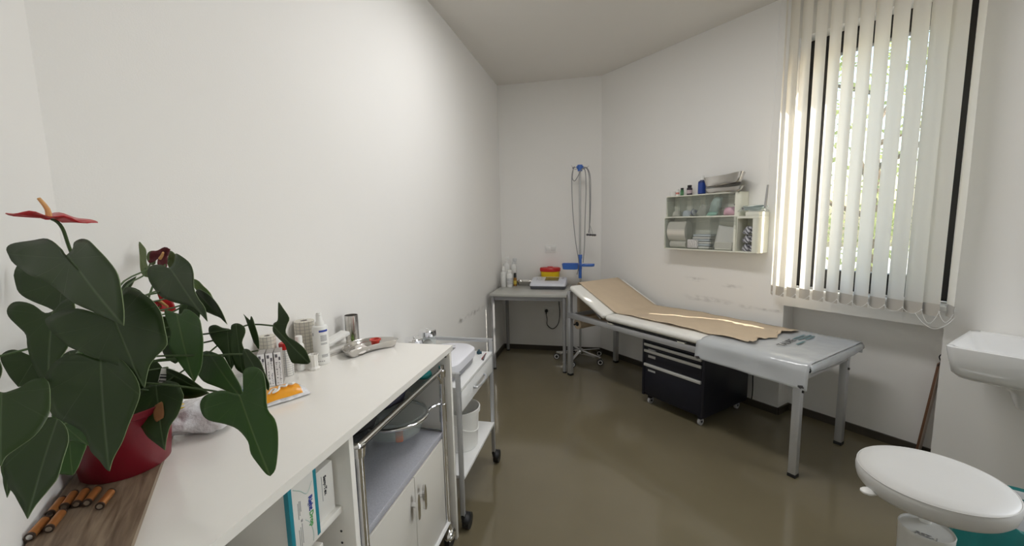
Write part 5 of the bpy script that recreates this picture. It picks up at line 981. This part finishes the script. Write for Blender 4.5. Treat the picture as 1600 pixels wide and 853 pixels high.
# ================================================================== ANTHURIUM
PC=Vector((-1.05,.668,zb))
pl=thing('anthurium','large potted anthurium with heart-shaped leaves and red flowers in a red pot','plant',PC)
b=MB(); b.lathe([(0,0),(.074,0),(.077,.003),(.091,.125),(.095,.127),(.0955,.140),(.092,.141),(.088,.130),(.086,.115),(0,.115)],n=44); pot=b.build('pot',potred,pl)
b=MB(); b.lathe([(0,.118),(.05,.121),(.0875,.118)],n=32); b.build('soil',soil,pl)
def leaf_mesh(P0,A,B,pts,tone,seed):
    A=Vector(A);B=Vector(B);N=A.cross(B).normalized(); 
    P=[Vector((a,b_,0)) for a,b_ in pts]; L=max(p.x for p in P)
    tip=max(range(len(P)),key=lambda k:P[k].x)
    Pr=P[tip:]+P[:tip]+[P[tip]]; C=spline(Pr,3)[:-1]; n=len(C)
    bm=bmesh.new(); uvl=bm.loops.layers.uv.new('leaf'); rnd=random.Random(seed)
    S=Vector((0.0,0,0)); mid=Vector((L*.22,0,0)); W=max(abs(p.y) for p in P) or .01
    ph=rnd.uniform(0,6)
    def lift(p,rho):
        x,y=p.x/L,p.y/W
        return .10*W*abs(y)**1.3 - .06*L*max(0,x-.25)**2 + .018*L*rho*math.sin(9*x+ph+3*y)*abs(y)
    rings=[]
    for rho in (.22,.45,.66,.84,1.0):
        rings.append([mid+(c-mid)*rho for c in C])
    V=[]
    for j,r in enumerate(rings):
        rho=(.22,.45,.66,.84,1.)[j]; V.append([bm.verts.new(A*p.x+B*p.y+N*lift(p,rho)) for p in r])
    c0=bm.verts.new(A*mid.x+N*lift(mid,0)); UV={c0:(mid.x/L,0)}
    for j,r in enumerate(rings):
        for v,p in zip(V[j],r): UV[v]=(p.x/L,p.y/L)
    for k in range(n): bm.faces.new((c0,V[0][k],V[0][(k+1)%n]))
    for j in range(4):
        for k in range(n): bm.faces.new((V[j][k],V[j+1][k],V[j+1][(k+1)%n],V[j][(k+1)%n]))
    for f in bm.faces:
        f.smooth=True
        for l in f.loops: l[uvl].uv=UV[l.vert]
    me=bpy.data.meshes.new('leaf'); bm.to_mesh(me); bm.free(); me.materials.append(LEAFM[tone]); me.materials.append(rim_m); return me,N
for i,(P0,A,B,tone,pts) in enumerate(LEAVES):
    me,N=leaf_mesh(P0,A,B,pts,tone,i); o=bpy.data.objects.new('leaf',me); COL.objects.link(o); o.parent=pl; loc=Vector(P0)-PC; o.location=loc
    md=o.modifiers.new('sheet','SOLIDIFY'); md.thickness=.0013; md.offset=-1; md.material_offset_rim=1
    if i==12:
        Av,Bv=Vector(A),Vector(B)
        b=MB(); b.grid(lambda u,v:Av*(.030+.044*u)+Bv*(-.003+.022*(v-.5)*(1-.35*(2*u-1)**4)+.004)+N*(.0022-.006*(u-.5)**2),8,5); b.build('brown_spot',spot_m,o,solid=.0006)
    rnd=random.Random(i+50); base=Vector((rnd.uniform(-.03,.03),rnd.uniform(-.03,.03),.115)); 
    if i==23: path=[base,Vector((.12,.10,.22)),Vector((.19,.15,.285)),loc]
    else:
        top=loc-Vector(A)*.01; dz=max(0,top.z-base.z); m1=base.lerp(top,.14)+Vector((0,0,.50*dz+.03)); m2=base.lerp(top,.68)+Vector((0,0,.16*dz+.02))-N*.03
        path=[base,m1,m2,loc-N*.001]
    b=MB(); b.tube([p-loc for p in path],.0020,7,smooth=6); b.build('petiole',stem_m,o)
def ppt(P): return Vector(P)-PC
fl=[('upright red flower seen edge-on',(-.827,.478,1.470),spathe_m),('withered dark red flower',(-1.150,.873,1.375),wither_m),('bright red flower low among the leaves',(-1.103,.823,1.266),spathe_m)]
for k,(lb,c,m_) in enumerate(fl):
    c=ppt(c); f=bpy.data.objects.new('flower',None); COL.objects.link(f); f.parent=pl; f.location=c; plabel(f,lb); f.empty_display_size=.03
    if k==0: X=Vector((.86,.50,-.08)).normalized(); Nn=Vector((.02,.03,1)); sc=.046
    elif k==1: X=Vector((.5,.5,.7)).normalized(); Nn=Vector((.5,-.7,.3)); sc=.028
    else: X=Vector((.45,.5,-.75)).normalized(); Nn=Vector((.62,-.65,.25)); sc=.034
    Nn=(Nn-X*X.dot(Nn)).normalized(); Y=Nn.cross(X)
    out=[(-.15,0),(-.55,.30),(-.85,.62),(-.45,.78),(.1,.70),(.65,.40),(1.15,0.0),(.65,-.40),(.1,-.70),(-.45,-.78),(-.85,-.62),(-.55,-.30)]
    C=spline([Vector((a,b_,0)) for a,b_ in out],4,True); b=MB(); t=bmesh.new()
    rr=[[t.verts.new((X*p.x+Y*p.y)*sc*rho+Nn*sc*(.22*abs(p.y*rho)**1.5-.10*max(0,p.x)**2+.06*math.sin(7*p.x+5*p.y)*rho)) for p in C] for rho in (.15,.4,.7,1.)]
    for A_,B_2 in zip(rr,rr[1:]):
        for q_ in range(len(C)): t.faces.new((A_[q_],A_[(q_+1)%len(C)],B_2[(q_+1)%len(C)],B_2[q_]))
    t.faces.new(rr[0]); b._add(t); o=b.build('spathe',m_,f,solid=.0008)
    if k==1: crumple(o,.012,60,3)
    b=MB()
    sd=(Nn*.9-X*.55).normalized() if k==0 else (Nn*.5+X*.5).normalized()
    b.tube([Vector((0,0,0))-X*sc*.15,sd*sc*.35,sd*sc*.75],lambda u:.0042*(1-.45*u),8,smooth=3); b.build('spadix',spadix_m,f)
    base=Vector((.01*k-.01,.01,.116))
    pth=[base,base.lerp(c,.5)+Vector((0,.02,.08)),c-Nn*.03+X*.012,c-X*sc*.15] if k else [base,Vector((.10,-.05,.28)),Vector((.195,-.155,.47)),Vector((.222,-.182,.530)),c-X*sc*.1]
    b=MB(); b.tube([p-c for p in pth],.0024,7,smooth=6); b.build('flower_stem',stem_m,f)
b=MB(); b.box((-.013,-.0008,-.02),(.013,.0008,.11),.0003); tg=b.build('plant_tag',card,pl); tg.location=(.058,.03,.10); tg.rotation_euler=(-.35,.30,.9)
b=MB()
for k in range(8): b.box((-.012,-.0012,.045+.007*k),(.012,-.0007,.045+.007*k+(.0025 if k%2 else .004)),0)
b.build('tag_bars',ink,tg)
# ================================================================== LIGHT, SKY, CAMERA
w=bpy.data.worlds.new('World'); SC.world=w; w.use_nodes=True; N=w.node_tree.nodes; L=w.node_tree.links
sky=N.new('ShaderNodeTexSky'); sky.sky_type='NISHITA'; sky.sun_disc=False; sky.sun_elevation=math.radians(24); sky.sun_rotation=math.radians(120); sky.air_density=1.2; sky.dust_density=2.
bg=N['Background']; bg.inputs[1].default_value=SKY; L.new(sky.outputs[0],bg.inputs[0])
su=bpy.data.lights.new('sun','SUN'); su.energy=SUN; su.angle=math.radians(.6); su.color=(1,.93,.82)
so=bpy.data.objects.new('sun',su); COL.objects.link(so)
e=Vector((1,-1,0))/Q2; nrm=Vector((-1,-1,0))/Q2           # along wall, into room
sd=(-e*1.7+nrm+Vector((0,0,-1.3))).normalized(); so.rotation_euler=sd.to_track_quat('-Z','Y').to_euler(); so.location=(6,-2,5)
ar=bpy.data.lights.new('side_fill','AREA'); ar.shape='RECTANGLE'; ar.size=1.25; ar.size_y=1.6; ar.energy=SIDE_FILL; ar.color=(.99,.99,1)  # fill light added outside the unseen side window
ao=bpy.data.objects.new('side_fill',ar); COL.objects.link(ao); ao.location=rw(1.0,-.27,1.78); ar.spread=math.radians(150); ao.rotation_euler=(nrm-e*.8+Vector((0,0,-.55))).normalized().to_track_quat('-Z','Y').to_euler()
cl=thing('added_ceiling_light','added linear ceiling light out of view, brightening the room','fill lamp',(.0,2.1,H_C),math.radians(-45))  # fixture added above the frame to carry fill light
b=MB(); b.box((-.64,-.16,-.045),(.64,.16,-.0005),.006); b.build('housing',whiteplastic,cl)
b=MB(); b.box((-.62,-.14,-.052),(.62,.14,-.044),.003); dfm=mat('fill_diffuser',(.9,.9,.88),.5); dfm.node_tree.nodes['Principled BSDF'].inputs['Emission Color'].default_value=(1,.97,.92,1); dfm.node_tree.nodes['Principled BSDF'].inputs['Emission Strength'].default_value=2.; b.build('diffuser',dfm,cl)
la=bpy.data.lights.new('ceiling_fill','AREA'); la.shape='RECTANGLE'; la.size=1.2; la.size_y=.26; la.energy=CEIL_FILL; la.color=(1,.99,.985)  # downward fill under the added ceiling fixture
lo=bpy.data.objects.new('ceiling_fill',la); COL.objects.link(lo); lo.location=(.0,2.1,H_C-.056); lo.rotation_euler=(0,0,math.radians(-45))
cam=bpy.data.cameras.new('camera'); cam.sensor_width=36; cam.lens=650/1600*36; cam.clip_start=.05
cm=bpy.data.objects.new('camera',cam); COL.objects.link(cm); SC.camera=cm
p_,r_,y_=math.radians(7.09),math.radians(1.29),math.radians(12.68)
F_=Vector((0,math.cos(p_),-math.sin(p_))); Rt=Vector((1,0,0)); Dn=Vector((0,-math.sin(p_),-math.cos(p_)))
r2=Rt*math.cos(r_)+Dn*math.sin(r_); d2=-Rt*math.sin(r_)+Dn*math.cos(r_)
Rz=Matrix.Rotation(y_,3,'Z'); r2,d2,F_=Rz@r2,Rz@d2,Rz@F_
M4=Matrix((r2,-d2,-F_)).transposed().to_4x4(); M4.translation=(0,0,1.45); cm.matrix_world=M4
SC.view_settings.view_transform='Standard'; SC.view_settings.look='None'; SC.view_settings.gamma=1; SC.view_settings.use_curve_mapping=False; SC.view_settings.exposure=EXPO
SC.cycles.use_denoising=True; SC.cycles.max_bounces=10; SC.cycles.diffuse_bounces=6; SC.cycles.transparent_max_bounces=24; SC.cycles.caustics_reflective=False; SC.cycles.caustics_refractive=False; SC.cycles.sample_clamp_indirect=6
